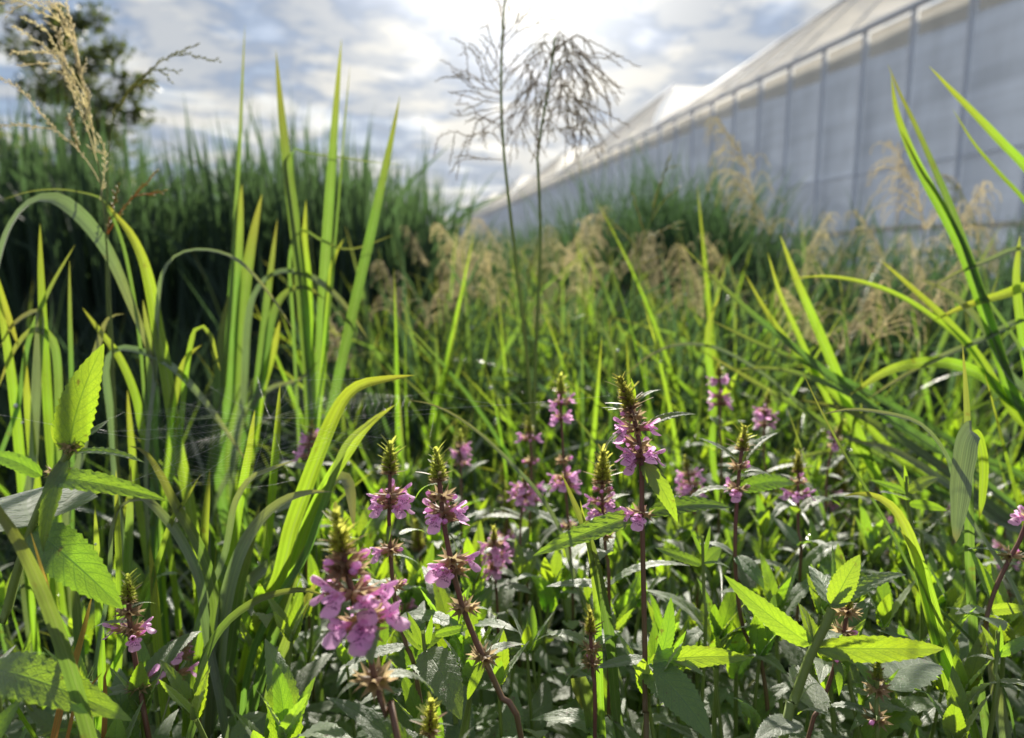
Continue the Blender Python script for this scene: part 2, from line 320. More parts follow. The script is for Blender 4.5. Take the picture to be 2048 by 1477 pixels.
# ------------------------------------------------------------------ greenhouse
def greenhouse():
    P0 = V((5.68, 9.35, 0)); D = V((-0.1822, 0.9833, 0)).normalized(); INW = V((D.y, -D.x, 0)); EZ = CAMZ + 3.4; ST = 1.007
    g = thing('greenhouse', P0, 'long white film greenhouse with grey posts and sawtooth roof', 'greenhouse')
    def part(name, mb, mat, par=g, smooth=False):
        return link(name, mb.mesh(name, mat, smooth), par, Matrix.Translation(-P0) if par is g else Matrix.Identity(4))
    def W(t, z, o=0.0): return P0 + D * t + INW * o + V((0, 0, z))
    def bar(a, b, hw, hd, nrm=INW):
        mb = MB(); t = (b - a).normalized(); s = t.cross(nrm).normalized()
        rows = [[p + s * (x * hw) + nrm * (y * hd) for x, y in ((-1, -1), (1, -1), (1, 1), (-1, 1))] for p in (a, b)]
        mb.grid(rows, [[(0, 0)] * 4] * 2, 0, True); mb.face((3, 2, 1, 0)); mb.face((4, 5, 6, 7)); return mb
    n0, n1 = -5, 62
    for i in range(n0, n1 + 1):
        part('post', bar(W(i * ST, 0), W(i * ST, EZ), 0.02, 0.03), 'steel')
        if i < n1:
            mb = MB(); rows = []; uvs = []; k = 5 if i < 14 else 2; kz = 9 if i < 14 else 3
            for a in range(kz + 1):
                z = EZ * a / kz * 0.965
                rows.append([W((i + b / k) * ST, z, 0.075 + 0.02 * noise.noise(V((i + b / k, z * 1.3, 0))) - 0.03 * math.sin(math.pi * b / k) * math.sin(math.pi * a / kz)) for b in range(k + 1)]); uvs.append([(0, 0)] * (k + 1))
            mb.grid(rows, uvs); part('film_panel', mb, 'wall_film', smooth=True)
            mb = MB()                     # paler strip of film tucked under the gutter
            mb.grid([[W((i + .04) * ST, EZ - 0.42 - .05 * R.random(), 0.05), W((i + .96) * ST, EZ - 0.36 - .05 * R.random(), 0.05)], [W((i + .04) * ST, EZ - .05, 0.05), W((i + .96) * ST, EZ - .05, 0.05)]], [[(0, 0)] * 2] * 2)
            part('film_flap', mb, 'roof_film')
    for z, hw in ((2.15, .013), (1.3, .010), (0.75, .02), (0.25, .05)):
        part('rail', bar(W(n0 * ST, z, .02), W(n1 * ST, z, .02), hw, .018), 'steel')
    for z, off in ((1.28, -.05), (0.95, -.045), (0.55, -.06)):  # rolled-up side curtain
        mb = MB(); pts = [W(t * .5, z + .02 * math.sin(t * .9), off) for t in range(-10, 122)]; mb.tube(pts, .035, .035, 6); part('curtain_roll', mb, 'roof_film', smooth=True)
    part('gutter', bar(W(n0 * ST, EZ + .03), W(n1 * ST, EZ + .03), 0.03, 0.05), 'steel')
    per = 10.55
    for k in range(-1, 5):                # sawtooth spans: low far end, tall near end
        far = 10.4 + k * per; near = far - per + 0.25; mb = MB(); rows = []; uvs = []
        nn = 40; nv = 8; top = []
        for b in range(nn + 1):
            s = b / nn; t = near + (far - near) * s; h = 1.12 * (1 - s) ** 0.92 + 0.015
            row = []
            for a in range(nv + 1):
                q = a / nv; row.append(W(t, EZ + .09 + h * q, .02 + h * .55 * q * q + .018 * math.sin(s * 60 + q * 5) * q * (1 - q) * 3))
            rows.append(row); uvs.append([(0, 0)] * (nv + 1)); top.append(row[-1])
        mb.grid(rows, uvs); gf = part('gable_film', mb, 'thin_film', smooth=True)
        mb = MB(); mb.tube(top, .022, .022, 6); part('roof_edge', mb, 'steel', smooth=True)
        for s in (.06, .2, .34, .48, .62, .76):   # ribs fanning from the gutter to the edge
            b0 = int((s + .18) * nn); b1 = int(s * nn * .8); pts = []
            for a in range(nv + 1):
                q = a / nv; b = b0 + (b1 - b0) * q; r0, r1 = rows[int(b)], rows[min(nn, int(b) + 1)]; pts.append(r0[a].lerp(r1[a], b - int(b)) - INW * .012)
            mb = MB(); mb.tube(pts, .014, .014, 5); part('roof_rib', mb, 'steel', smooth=True)
        for depth, a, b in ((14, 1.12, 1.12),):    # upright vent face on the near side and roof sheet running back
            mb = MB(); mb.grid([[W(near, EZ + .1, .05), W(near, EZ + .1, depth)], [W(near, EZ + 1.2, .66), W(near, EZ + 1.25, depth)]], [[(0, 0)] * 2] * 2); part('vent_face', mb, 'clear_film')
            mb = MB(); mb.grid([[rows[x][-1] for x in range(0, nn + 1, 8)], [rows[x][-1] + INW * depth for x in range(0, nn + 1, 8)]], [[(0, 0)] * 6] * 2); part('roof_sheet', mb, 'clear_film', smooth=True)
    mb = MB(); mb.grid([[W(n0 * ST, 0, 14), W(n1 * ST, 0, 14)], [W(n0 * ST, EZ, 14), W(n1 * ST, EZ, 14)]], [[(0, 0)] * 2] * 2); part('back_wall', mb, 'clear_film')
    for t in (n0 * ST, n1 * ST):
        mb = MB(); mb.grid([[W(t, 0, .1), W(t, 0, 13.9)], [W(t, EZ, .1), W(t, EZ, 13.9)]], [[(0, 0)] * 2] * 2); part('end_wall', mb, 'clear_film')
greenhouse()

# ------------------------------------------------------------------ far tree, shrub
def leafy_tree(name, base, height, rx, label, cat, nlimb, nleaf, lsize, mat, r0=0.06, cz=0.35, seed=1):
    rr = random.Random(seed); t = thing(name, base, label, cat)
    mb = MB(); tp = cr([V((0, 0, 0)), V((.08, .02, height * .35)), V((-.05, .05, height * .7)), V((.02, 0, height * .98))], 14); mb.tube(tp, r0, r0 * .15, 8)
    tips = []
    link('trunk', mb.mesh('trunk', 'bark'), t)
    for i in range(nlimb):
        k = cz + (1 - cz) * (i + rr.random()) / nlimb; p = tp[min(13, int(k * 13))]; a = rr.random() * 6.28
        wd = rx * (0.35 + 0.65 * math.sin(math.pi * min(1, (1 - k) / (1 - cz) * .75 + .2)))
        e = p + V((math.cos(a), math.sin(a), .55)) * wd * rr.uniform(.35, 1.3); mid = p.lerp(e, .5) + V((0, 0, -.05 * wd))
        mb = MB(); mb.tube(cr([p, mid, e], 6), r0 * .3 * (1.1 - k) + .006, .004, 5); link('limb', mb.mesh('limb', 'bark'), t)
        tips += [(e, wd), (mid, wd * .8), (p.lerp(e, .75) + V((rr.gauss(0, .1), rr.gauss(0, .1), rr.gauss(0, .1))), wd * .7)]
    mb = MB()
    for i in range(nleaf):
        c, wd = rr.choice(tips); g = .115 * rx
        p = c + V((rr.gauss(0, g), rr.gauss(0, g), rr.gauss(0, g * .8))); d = V((rr.gauss(0, 1), rr.gauss(0, 1), rr.gauss(-.3, .7))).normalized(); s = d.cross(V((rr.gauss(0, 1), rr.gauss(0, 1), rr.gauss(0, 1)))).normalized(); l = lsize * rr.uniform(.6, 1.3)
        b = len(mb.v); mb.v += [p, p + d * l * .5 + s * l * .28, p + d * l, p + d * l * .5 - s * l * .28]; mb.face((b, b + 1, b + 2, b + 3))
    tag(link('crown', mb.mesh('crown', mat, False), t), kind='stuff')
p = at(150, 400, 14)
leafy_tree('slender_tree', V((p.x, p.y, 0)), 5.8, 1.15, 'slender dark leafy tree rising behind the reeds', 'tree', 26, 6000, .15, 'tree_leaf', .07, .2, 3)
p = at(70, 330, 7.5)
leafy_tree('yellowish_shrub', V((p.x, p.y, 0)), 1.75, .8, 'yellow green shrub among the reed tops below the tree', 'shrub', 14, 2600, .07, 'shrub_leaf', .03, .2, 5)

# ------------------------------------------------------------------ reed bed and tall grass masses (uncountable)
def bladefield(name, spots, label, mat, cat=None, seed=3, segs=6):
    rr = random.Random(seed); mb = MB()
    for (x, y, h, wd, lean, th1) in spots:
        a = rr.random() * 6.28; h_ = V((math.cos(a), math.sin(a), 0)); th0 = lean; p = V((x, y, 0)); pts = []; L = h / segs
        for i in range(segs + 1):
            pts.append(p.copy()); th = th0 + (th1 - th0) * (i / segs) ** 2.2; p = p + (h_ * math.sin(th) + V((0, 0, math.cos(th)))) * L
        b = rr.random() * 6.28; nn = V((math.cos(b), math.sin(b), .25))
        ribbon(mb, pts, wd, lambda k, t: nn, BLADE, 0.25, 0, 3)
    o = link(name, mb.mesh(name, mat)); tag(o, label, cat, kind='stuff'); return o
rr = random.Random(11); sp = []
for i in range(5600):
    y = 2.7 + 4.0 * rr.random() ** 1.4; px = rr.uniform(-420, 915 - 25 * (y - 2.7)); x = (px - 1024) / F * y
    top = 1.33 + .07 * math.sin(px * .013) + .10 * max(0, (500 - px) / 500) - .16 * max(0, (px - 780) / 130) ** 2
    h = (top + .075 * (y - 2.7)) * rr.uniform(.72, 1.05)
    if rr.random() < .05: h *= 1.12
    sp.append((x, y, h, rr.uniform(.016, .030), rr.uniform(0, .09), rr.uniform(.03, .4) if rr.random() < .86 else rr.uniform(.8, 1.9)))
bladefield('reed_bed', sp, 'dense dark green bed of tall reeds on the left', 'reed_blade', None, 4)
sp = []
for i in range(2300):
    y = rr.uniform(3.4, 5.4); px = rr.triangular(1020, 1680, 1350); x = (px - 1024) / F * y
    h = (1.48 - .40 * abs((px - 1340) / 300) ** 2) * rr.uniform(.6, 1.04)
    sp.append((x, y, h, rr.uniform(.009, .018), rr.uniform(0, .16), rr.uniform(.2, 1.3)))
for i in range(1700):
    y = rr.uniform(2.6, 4.6); px = rr.uniform(1560, 2800); x = (px - 1024) / F * y
    sp.append((x, y, rr.uniform(.7, 1.18), rr.uniform(.009, .018), rr.uniform(0, .2), rr.uniform(.2, 1.4)))
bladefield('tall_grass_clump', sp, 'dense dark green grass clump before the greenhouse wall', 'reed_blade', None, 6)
sp = []
for i in range(3400):
    y = rr.uniform(2.4, 8.5); px = rr.uniform(880, 2900); x = (px - 1024) / F * y
    if x > 6.2: continue
    h = rr.uniform(.35, .85) * (1.0 if y < 5 else .9)
    sp.append((x, y, h * 1.12, rr.uniform(.007, .014), rr.uniform(0, .25), rr.uniform(.2, 1.6)))
bladefield('meadow_grass', sp, 'rough meadow grass between the plants and the greenhouse', 'reed_blade', None, 8)
sp = []
for i in range(4200):
    y = .95 + 1.9 * rr.random(); px = rr.uniform(-1100, 3200); x = (px - 1024) / F * y
    h = rr.uniform(.25, .60) * (1 if 600 < px < 1600 else .9)
    sp.append((x, y, h, rr.uniform(.005, .010), rr.uniform(0, .25), rr.uniform(.2, 1.9)))
bladefield('undergrowth_grass', sp, 'fine green undergrowth grass between the flowering plants', 'reed_blade', None, 9)

sp = []
for i in range(2200):
    y = 1.5 + 1.4 * rr.random(); px = rr.uniform(-500, 900); x = (px - 1024) / F * y
    sp.append((x, y, rr.uniform(.3, .75), rr.uniform(.008, .015), rr.uniform(0, .2), rr.uniform(.2, 1.4)))
bladefield('reed_margin_grass', sp, 'dark grass along the foot of the reed bed', 'reed_blade', None, 12)
sp = []
for i in range(3000):
    y = rr.uniform(8, 60); px = rr.uniform(600, 1500); x = (px - 1024) / F * y
    if x > 5.2 - .185 * (y - 9.35): continue
    sp.append((x, y, rr.uniform(.5, 1.1), rr.uniform(.03, .08), rr.uniform(0, .25), rr.uniform(.2, 1.2)))
bladefield('far_grass', sp, 'distant grass along the greenhouse towards the horizon', 'reed_blade', None, 13)

sp = []
for i in range(1500):
    y = rr.uniform(1.5, 3.2); px = rr.uniform(690, 1620) if rr.random() < .75 else rr.uniform(-200, 2300); x = (px - 1024) / F * y
    h = at(px, rr.uniform(455, 660), y).z * rr.uniform(.85, 1.1)
    sp.append((x, y, h, rr.uniform(.009, .017), rr.uniform(0, .22), rr.uniform(.1, .9) if rr.random() < .65 else rr.uniform(1.2, 2.3)))
bladefield('tall_meadow_grass', sp[:950], 'tall tangled grass coloured dark as if shaded behind the flowers', 'reed_blade', None, 14)  # first part of one scatter; shade put in by the darker material
bladefield('sunlit_tone_meadow_grass', sp[950:], 'tall tangled grass coloured bright as if sunlit behind the flowers', 'grass_blade', None, 16)  # rest of that scatter; sunlight put in by the brighter green
sp = []
for i in range(1500):
    y = rr.uniform(3.2, 7); px = rr.uniform(870, 1180); x = (px - 1024) / F * y
    sp.append((x, y, at(px, rr.uniform(425, 520), y).z, rr.uniform(.008, .016), rr.uniform(0, .2), rr.uniform(.2, 1.2)))
bladefield('hedge_grass', sp, 'tall grass hiding the far foot of the greenhouse', 'reed_blade', None, 15)

# ------------------------------------------------------------------ traced grass blades
def nface(phi, side=0.0):
    def fn(k, t, phi=phi):
        view = V((0, -_c, _s)); up = V((side, 0, 1)); return view * math.cos(phi) + up * math.sin(phi)
    return fn
def traced_blade(par, loc, pts, wpx, d, dbase=None, phi=0.35, mat='grass_blade', root=None, side=0.0, name='blade', fold=0.42):
    """pts run from tip to the lowest visible point; the blade then continues down to its root in the soil"""
    dbase = dbase or d; n = len(pts)
    W3 = [at(x, y, d + (dbase - d) * i / (n - 1)) for i, (x, y) in enumerate(pts)]
    ext = []
    if root is not None:
        last = W3[-1]; g = V((last.x * .35 + root.x * .65, last.y * .35 + root.y * .65, -0.01)); dr = (W3[-1] - W3[-2]).normalized()
        ext = [last + dr * (last.z * .28) if dr.z < -.2 else last.lerp(g, .35), g]
    P = cr(list(reversed(W3 + ext)), 84)
    vis = sum((W3[i + 1] - W3[i]).length for i in range(n - 1)); tot = vis + sum((b - a).length for a, b in zip([W3[-1]] + ext, ext))
    f0 = 1 - vis / tot                    # share hidden below
    prof = [(0, .5), (max(.02, f0 * .8), .85), (f0 + (1 - f0) * .3, 1), (f0 + (1 - f0) * .6, .9), (f0 + (1 - f0) * .82, .6), (f0 + (1 - f0) * .94, .28), (1, .015)]
    mb = MB(); ribbon(mb, P, wpx * .8 * (d + dbase) / 2 / F, nface(phi, side), prof, fold, 0, 5, .06)
    return link(name, mb.mesh(name, mat), par, Matrix.Translation(-loc))
def tuft(rootpx, d, label, blades, group='grass tufts traced in the foreground', name='grass_tuft', cat='grass'):
    loc = at(rootpx, 900, d); loc.z = 0; t = thing(name, loc, label, cat, group)
    for b in blades:
        k = dict(b[2]) if len(b) > 2 else {}
        k.setdefault('d', d); traced_blade(t, loc, b[0], b[1], root=None if k.pop('free', False) else loc, **k)
    return t
Y, G = 'grass_blade_bright', 'grass_blade_grey'
tuft(60, .80, 'tuft at left edge with wide silvery blade arching over to the right', [
    ([(318, 775), (296, 690), (262, 600), (222, 510), (170, 440), (112, 400), (62, 408), (26, 450), (2, 520), (-20, 640), (-30, 800)], 40, dict(phi=.8, mat=G, side=-.6)),
    ([(38, 695), (12, 620), (-25, 540), (-60, 620), (-60, 800)], 34, dict(phi=.3, mat=Y)),
    ([(0, 695), (30, 648), (72, 624), (82, 640), (76, 760), (70, 900)], 26, dict(phi=.6, mat=G)),
    ([(80, 448), (84, 560), (92, 700), (102, 860), (110, 960)], 26, dict(phi=.1, mat=Y)),
    ([(139, 520), (141, 640), (144, 760), (146, 900)], 13, dict(phi=.2)),
    ([(150, 490), (100, 580), (60, 680), (40, 800)], 14, dict(phi=.3)),
    ([(-10, 560), (18, 700), (36, 840), (46, 960)], 26, dict(phi=.1, mat=Y)),
    ([(48, 690), (56, 790), (66, 900), (80, 1000)], 22, dict(phi=.1, mat=Y)),
    ([(-5, 780), (30, 700), (70, 660), (110, 690), (120, 800), (118, 930)], 22, dict(phi=.4)),
    ([(0, 402), (60, 384), (120, 380), (170, 388), (206, 402), (240, 470), (262, 560), (280, 680), (290, 800)], 9, dict(phi=.6))])
tuft(330, .80, 'tuft with a white glinting arched blade under the left seed head', [
    ([(206, 402), (232, 432), (262, 470), (286, 520), (302, 580), (316, 660), (332, 740), (350, 860)], 30, dict(phi=.55, mat=Y, side=.5)),
    ([(165, 616), (200, 662), (240, 715), (272, 790), (290, 880)], 20, dict(phi=.2, mat=Y)),
    ([(250, 628), (216, 640), (196, 700), (178, 780), (170, 880)], 24, dict(phi=.7, mat=G)),
    ([(590, 665), (540, 590), (480, 525), (420, 502), (362, 508), (328, 545), (316, 620), (312, 730)], 13, dict(phi=.9, mat=G)),
    ([(500, 935), (452, 862), (400, 792), (345, 735), (290, 706), (235, 700), (214, 740), (225, 850)], 20, dict(phi=.75, mat=G)),
    ([(404, 690), (372, 720), (350, 800), (340, 900)], 22, dict(phi=.2, mat=Y)),
    ([(440, 742), (420, 668), (392, 660), (374, 740), (362, 860)], 15, dict(phi=.6, mat=Y)),
    ([(286, 600), (300, 690), (306, 790), (310, 900)], 24, dict(phi=.2)),
    ([(255, 780), (262, 860), (272, 960), (290, 1080)], 20, dict(phi=.2, mat=Y))])
tuft(600, 1.0, 'tuft with three tall upright pointed blades standing against the sky', [
    ([(552, 102), (560, 190), (573, 310), (588, 430), (602, 550), (614, 680), (622, 820)], 31, dict(phi=.12, mat='grass_blade', d=.95, dbase=1.02)),
    ([(683, 78), (676, 170), (668, 280), (660, 400), (652, 520), (645, 640), (636, 800)], 27, dict(phi=.1, d=.96, dbase=1.03)),
    ([(800, 192), (784, 275), (764, 370), (742, 470), (718, 575), (692, 690), (664, 820)], 27, dict(phi=.1, d=.92, dbase=1.0)),
    ([(490, 48), (486, 140), (482, 240), (478, 330), (470, 460), (462, 600), (450, 760)], 11, dict(phi=.1)),
    ([(484, 368), (480, 450), (474, 540), (466, 650), (460, 780)], 34, dict(phi=.1, dbase=1.05)),
    ([(524, 388), (508, 470), (494, 560), (486, 650), (480, 780)], 34, dict(phi=.2, dbase=1.05)),
    ([(612, 400), (610, 480), (616, 560), (620, 680), (624, 800)], 24, dict(phi=.1, mat=Y)),
    ([(555, 438), (545, 520), (534, 610), (522, 720), (510, 840)], 20, dict(phi=.1)),
    ([(736, 678), (690, 612), (640, 566), (590, 545), (545, 552), (512, 590), (498, 650), (490, 780)], 23, dict(phi=.85, mat=G, side=-.3)),
    ([(650, 600), (610, 575), (570, 590), (545, 640), (530, 740)], 22, dict(phi=.5)),
    ([(815, 331), (750, 326), (680, 316), (620, 309), (584, 306), (590, 420), (602, 560), (612, 700)], 10, dict(phi=.8)),
    ([(700, 130), (692, 220), (684, 320), (676, 420), (664, 560), (652, 700)], 7, dict(phi=.1)),
    ([(790, 470), (700, 500), (640, 480), (600, 462), (580, 520), (586, 640)], 9, dict(phi=.7)),
    ([(688, 478), (668, 520), (655, 600), (648, 720)], 15, dict(phi=.1, mat=Y)),
    ([(560, 640), (548, 700), (524, 780), (508, 880)], 26, dict(phi=.15, mat=Y)),
    ([(458, 588), (446, 660), (440, 740), (436, 860)], 24, dict(phi=.15)),
    ([(640, 720), (600, 760), (540, 780), (490, 830), (470, 920)], 18, dict(phi=.7, mat=G))])
tuft(540, .60, 'tuft with bright green blade bent sharply to the right through the web', [
    ([(829, 751), (775, 759), (722, 772), (690, 800), (664, 850), (636, 920), (610, 990), (585, 1060), (566, 1140)], 42, dict(phi=.25, mat=Y, d=.56, dbase=.62, fold=.75)),
    ([(790, 810), (738, 850), (700, 900), (660, 960), (620, 1040), (590, 1130)], 32, dict(phi=.15, mat=Y, dbase=.64)),
    ([(770, 820), (700, 880), (672, 940), (648, 1010), (620, 1090)], 20, dict(phi=.1)),
    ([(664, 984), (620, 986), (570, 1002), (524, 1040), (488, 1096), (462, 1170), (446, 1260), (436, 1370)], 40, dict(phi=.8, mat=G, d=.58)),
    ([(664, 1200), (620, 1182), (570, 1184), (510, 1204), (450, 1250), (410, 1320), (395, 1420)], 22, dict(phi=.6, d=.5)),
    ([(708, 1060), (702, 985), (690, 958), (662, 968), (640, 1010), (600, 1080)], 38, dict(phi=.5, mat=G, dbase=.66)),
    ([(510, 820), (500, 900), (482, 1000), (468, 1100)], 24, dict(phi=.15, mat=Y, dbase=.7)),
    ([(590, 922), (540, 940), (500, 960), (470, 1010), (455, 1090)], 18, dict(phi=.7, mat=G)),
    ([(420, 940), (412, 1040), (405, 1150), (400, 1270)], 26, dict(phi=.1, mat=Y)),
    ([(560, 770), (556, 860), (548, 960), (540, 1070)], 22, dict(phi=.15, mat=Y, dbase=.7)),
    ([(520, 1010), (500, 1090), (478, 1180), (462, 1300)], 34, dict(phi=.1)),
    ([(610, 1090), (580, 1180), (545, 1280), (510, 1400)], 30, dict(phi=.1)),
    ([(640, 1150), (600, 1230), (560, 1330), (530, 1450)], 34, dict(phi=.2))])
tuft(330, .58, 'tuft with dull green blades crossing beside the tall leafy woundwort', [
    ([(258, 892), (290, 905), (322, 950), (352, 1010), (390, 1075), (418, 1140), (432, 1210), (430, 1290)], 28, dict(phi=.5, mat='grass_blade')),
    ([(172, 985), (225, 972), (282, 990), (330, 1035), (366, 1085), (400, 1160), (414, 1260)], 24, dict(phi=.6, mat=G)),
    ([(402, 948), (372, 1000), (345, 1040), (318, 1120), (296, 1200)], 14, dict(phi=.2, mat='grass_blade_bright')),
    ([(232, 940), (236, 1040), (240, 1140), (242, 1260)], 18, dict(phi=.1, mat=Y)),
    ([(262, 930), (262, 1030), (258, 1140), (250, 1260)], 28, dict(phi=.15, dbase=.7)),
    ([(190, 1010), (196, 1110), (200, 1220), (206, 1340)], 22, dict(phi=.1, mat=Y)),
    ([(320, 1015), (290, 1000), (245, 1010), (225, 1060), (220, 1160)], 12, dict(phi=.8, mat=G)),
    ([(140, 1060), (150, 1160), (160, 1280), (170, 1400)], 26, dict(phi=.15)),
    ([(300, 1090), (310, 1180), (318, 1290), (330, 1400)], 26, dict(phi=.1, mat=Y))])
tuft(150, .36, 'long green blade with an orange drying edge at lower left', [
    ([(-60, 930), (-10, 1010), (40, 1085), (86, 1180), (122, 1275), (150, 1360), (176, 1450), (200, 1540)], 40, dict(phi=.35, mat='grass_blade', d=.36))], None, 'grass_blade_shoot')
tuft(150, .40, 'orange dry grass stalks standing at lower left', [
    ([(186, 1185), (168, 1262), (148, 1335), (126, 1405), (104, 1500)], 19, dict(phi=.2, mat='dry_blade', d=.44)),
    ([(215, 1335), (210, 1350), (212, 1410), (208, 1500)], 14, dict(phi=.2, mat='dry_blade', d=.46)),
    ([(205, 1345), (188, 1365), (150, 1420), (130, 1500)], 10, dict(phi=.3, mat='dry_blade', d=.44)),
    ([(60, 1060), (104, 1200), (140, 1300), (172, 1400), (196, 1500)], 15, dict(phi=.2, mat='dry_blade', d=.375))], None, 'dry_stalk', 'dry grass')
tuft(2080, .85, 'tuft leaning in from the right edge with long upright bright blades', [
    ([(1858, 133), (1900, 180), (1950, 232), (2000, 285), (2060, 350), (2130, 470)], 26, dict(phi=.1, mat=Y)),
    ([(1775, 128), (1800, 190), (1834, 262), (1870, 345), (1905, 430), (1945, 540), (1985, 660), (2030, 800)], 22, dict(phi=.2)),
    ([(1782, 150), (1792, 225), (1818, 300), (1850, 365), (1886, 430), (1925, 510), (1965, 620), (2010, 760)], 33, dict(phi=.1, mat=Y)),
    ([(1905, 218), (1945, 285), (1995, 345), (2060, 420), (2110, 540)], 13, dict(phi=.2, mat=Y)),
    ([(1800, 258), (1840, 340), (1880, 400), (1920, 480), (1950, 560)], 12, dict(phi=.2)),
    ([(1578, 558), (1650, 554), (1725, 566), (1795, 592), (1860, 632), (1930, 690), (1990, 780)], 17, dict(phi=.45, mat=Y)),
    ([(1850, 587), (1905, 552), (1975, 523), (2050, 500), (2110, 560), (2120, 700)], 19, dict(phi=.8, mat=G)),
    ([(1868, 641), (1930, 613), (2000, 592), (2070, 576), (2130, 640), (2140, 760)], 27, dict(phi=.35, mat=Y)),
    ([(1738, 797), (1800, 757), (1880, 716), (1960, 682), (2060, 640), (2130, 700)], 17, dict(phi=.85, mat=G)),
    ([(1760, 520), (1820, 575), (1890, 640), (1960, 720), (2020, 820)], 22, dict(phi=.2, mat=Y)),
    ([(1840, 560), (1900, 590), (1960, 650), (2010, 740)], 26, dict(phi=.5, mat=G)),
    ([(2040, 470), (2030, 560), (2040, 660), (2060, 780)], 26, dict(phi=.15, mat=Y)),
    ([(1700, 790), (1780, 740), (1870, 725), (1950, 745), (2020, 800)], 30, dict(phi=.2, mat=Y))])
tuft(1960, .95, 'lodged tuft of long blades lying down towards the centre from the right', [
    ([(1362, 488), (1430, 560), (1500, 625), (1580, 690), (1660, 752), (1750, 820), (1850, 890)], 20, dict(phi=.3, dbase=.9)),
    ([(1490, 548), (1530, 620), (1580, 690), (1640, 760), (1720, 840), (1800, 920)], 20, dict(phi=.2, mat=Y)),
    ([(1560, 470), (1592, 560), (1630, 650), (1668, 740), (1700, 830), (1740, 930)], 28, dict(phi=.1, mat=Y)),
    ([(1535, 505), (1560, 590), (1600, 680), (1640, 770), (1690, 870)], 16, dict(phi=.1, mat=Y)),
    ([(1420, 640), (1520, 690), (1640, 740), (1760, 800), (1880, 870), (2000, 950)], 22, dict(phi=.55, mat='grass_blade')),
    ([(1460, 740), (1560, 740), (1680, 780), (1800, 850), (1920, 930), (2020, 1010)], 24, dict(phi=.6, mat='grass_blade', dbase=.85)),
    ([(1600, 800), (1700, 825), (1800, 880), (1900, 950), (2000, 1030)], 26, dict(phi=.5, dbase=.8)),
    ([(1400, 700), (1500, 760), (1620, 830), (1740, 900), (1860, 980)], 18, dict(phi=.4)),
    ([(1690, 880), (1780, 900), (1880, 960), (1990, 1040)], 24, dict(phi=.55, mat=G, dbase=.8)),
    ([(1240, 760), (1300, 712), (1360, 690), (1440, 700), (1540, 760), (1640, 850)], 13, dict(phi=.8, mat=G)),
    ([(1440, 590), (1420, 640), (1415, 700), (1425, 790)], 18, dict(phi=.1, mat=Y)),
    ([(1560, 930), (1660, 905), (1780, 930), (1900, 1000), (2010, 1090)], 22, dict(phi=.6))])
tuft(1900, .52, 'arching bright blade in the lower right corner', [
    ([(1688, 992), (1732, 988), (1776, 1008), (1808, 1052), (1832, 1120), (1856, 1200), (1880, 1300), (1904, 1400), (1920, 1500)], 40, dict(phi=.4, mat=Y)),
    ([(1800, 1060), (1830, 1110), (1845, 1180), (1866, 1270)], 26, dict(phi=.1, mat=Y)),
    ([(1975, 1280), (1985, 1360), (2000, 1440), (2015, 1520)], 36, dict(phi=.3, mat=G))])
tuft(1940, .56, 'grey green blade folded over and hanging beside the lower right plants', [
    ([(1910, 1088), (1914, 1010), (1920, 940), (1928, 890), (1938, 866), (1944, 862)], 58, dict(phi=.35, mat=G, d=.53, dbase=.555, free=True)),
    ([(1958, 1038), (1964, 980), (1964, 920), (1956, 878), (1946, 863)], 26, dict(phi=.2, mat=Y, d=.57, dbase=.56, free=True)),
    ([(1925, 690), (1930, 780), (1934, 880), (1936, 1000), (1938, 1150), (1946, 1300)], 26, dict(phi=.2)),
    ([(1640, 830), (1700, 820), (1770, 828), (1840, 850), (1890, 910), (1920, 1000)], 16, dict(phi=.8, mat=G))])
tuft(1820, .55, 'thin dark upright culm slanting across the right hand flowers', [
    ([(1604, 742), (1640, 818), (1684, 900), (1730, 975), (1780, 1060), (1830, 1160)], 8, dict(phi=.1))], None, 'grass_culm')
tuft(1150, .62, 'thin arching blade curving down behind the middle flower spikes', [
    ([(808, 801), (850, 806), (900, 826), (960, 868), (1020, 925), (1075, 985), (1120, 1060), (1150, 1160)], 11, dict(phi=.6, mat=G))])
tuft(1220, .52, 'narrow pale blades rising between the two centre flower spikes', [
    ([(1122, 945), (1150, 1010), (1178, 1080), (1200, 1170), (1220, 1280), (1230, 1400)], 26, dict(phi=.2, mat='grass_blade')),
    ([(1160, 1000), (1176, 1080), (1190, 1170), (1196, 1260), (1200, 1380)], 18, dict(phi=.1, mat=Y)),
    ([(1165, 1420), (1150, 1365), (1162, 1358), (1180, 1420), (1190, 1500)], 34, dict(phi=.3, mat='grass_blade'))])

# ------------------------------------------------------------------ generic grass tufts (individual blades, shared meshes)
def gen_blade(L, wd, th0, th1, mat, tw, seed):
    rr = random.Random(seed); n = 16; p = V((0, 0, 0)); pts = []
    for i in range(n + 1):
        pts.append(p.copy()); th = th0 + (th1 - th0) * (i / n) ** 2; p = p + V((math.sin(th), .05 * math.sin(i * .5 + seed) * .2, math.cos(th))) * (L / n)
    mb = MB()
    def nf(k, t):
        a = tw * (.3 + k); b = V((-t.z, 0, t.x)); l = V((0, 1, 0)); return b * math.cos(a) + l * math.sin(a)
    ribbon(mb, pts, wd, nf, BLADE, .4, 0, 5, .07); return mb.mesh('blade', mat)
GB = {}
for kind, (ws, ths) in {'broad': ((.008, .014), (.15, 1.7)), 'mid': ((.009, .016), (.1, 1.3)), 'fine': ((.004, .007), (.1, .9))}.items():
    GB[kind] = [gen_blade(1.0, R.uniform(*ws), R.uniform(.02, .2), R.uniform(*ths) if i % 5 < 3 else R.uniform(1.7, 2.6), [Y, 'grass_blade', Y, G, G][i % 5], R.uniform(-1.2, 1.2) if i % 5 < 3 else R.uniform(-.45, .45), i) for i in range(14)]  # bright blades mixed in as a sunlit share, carried by their colour
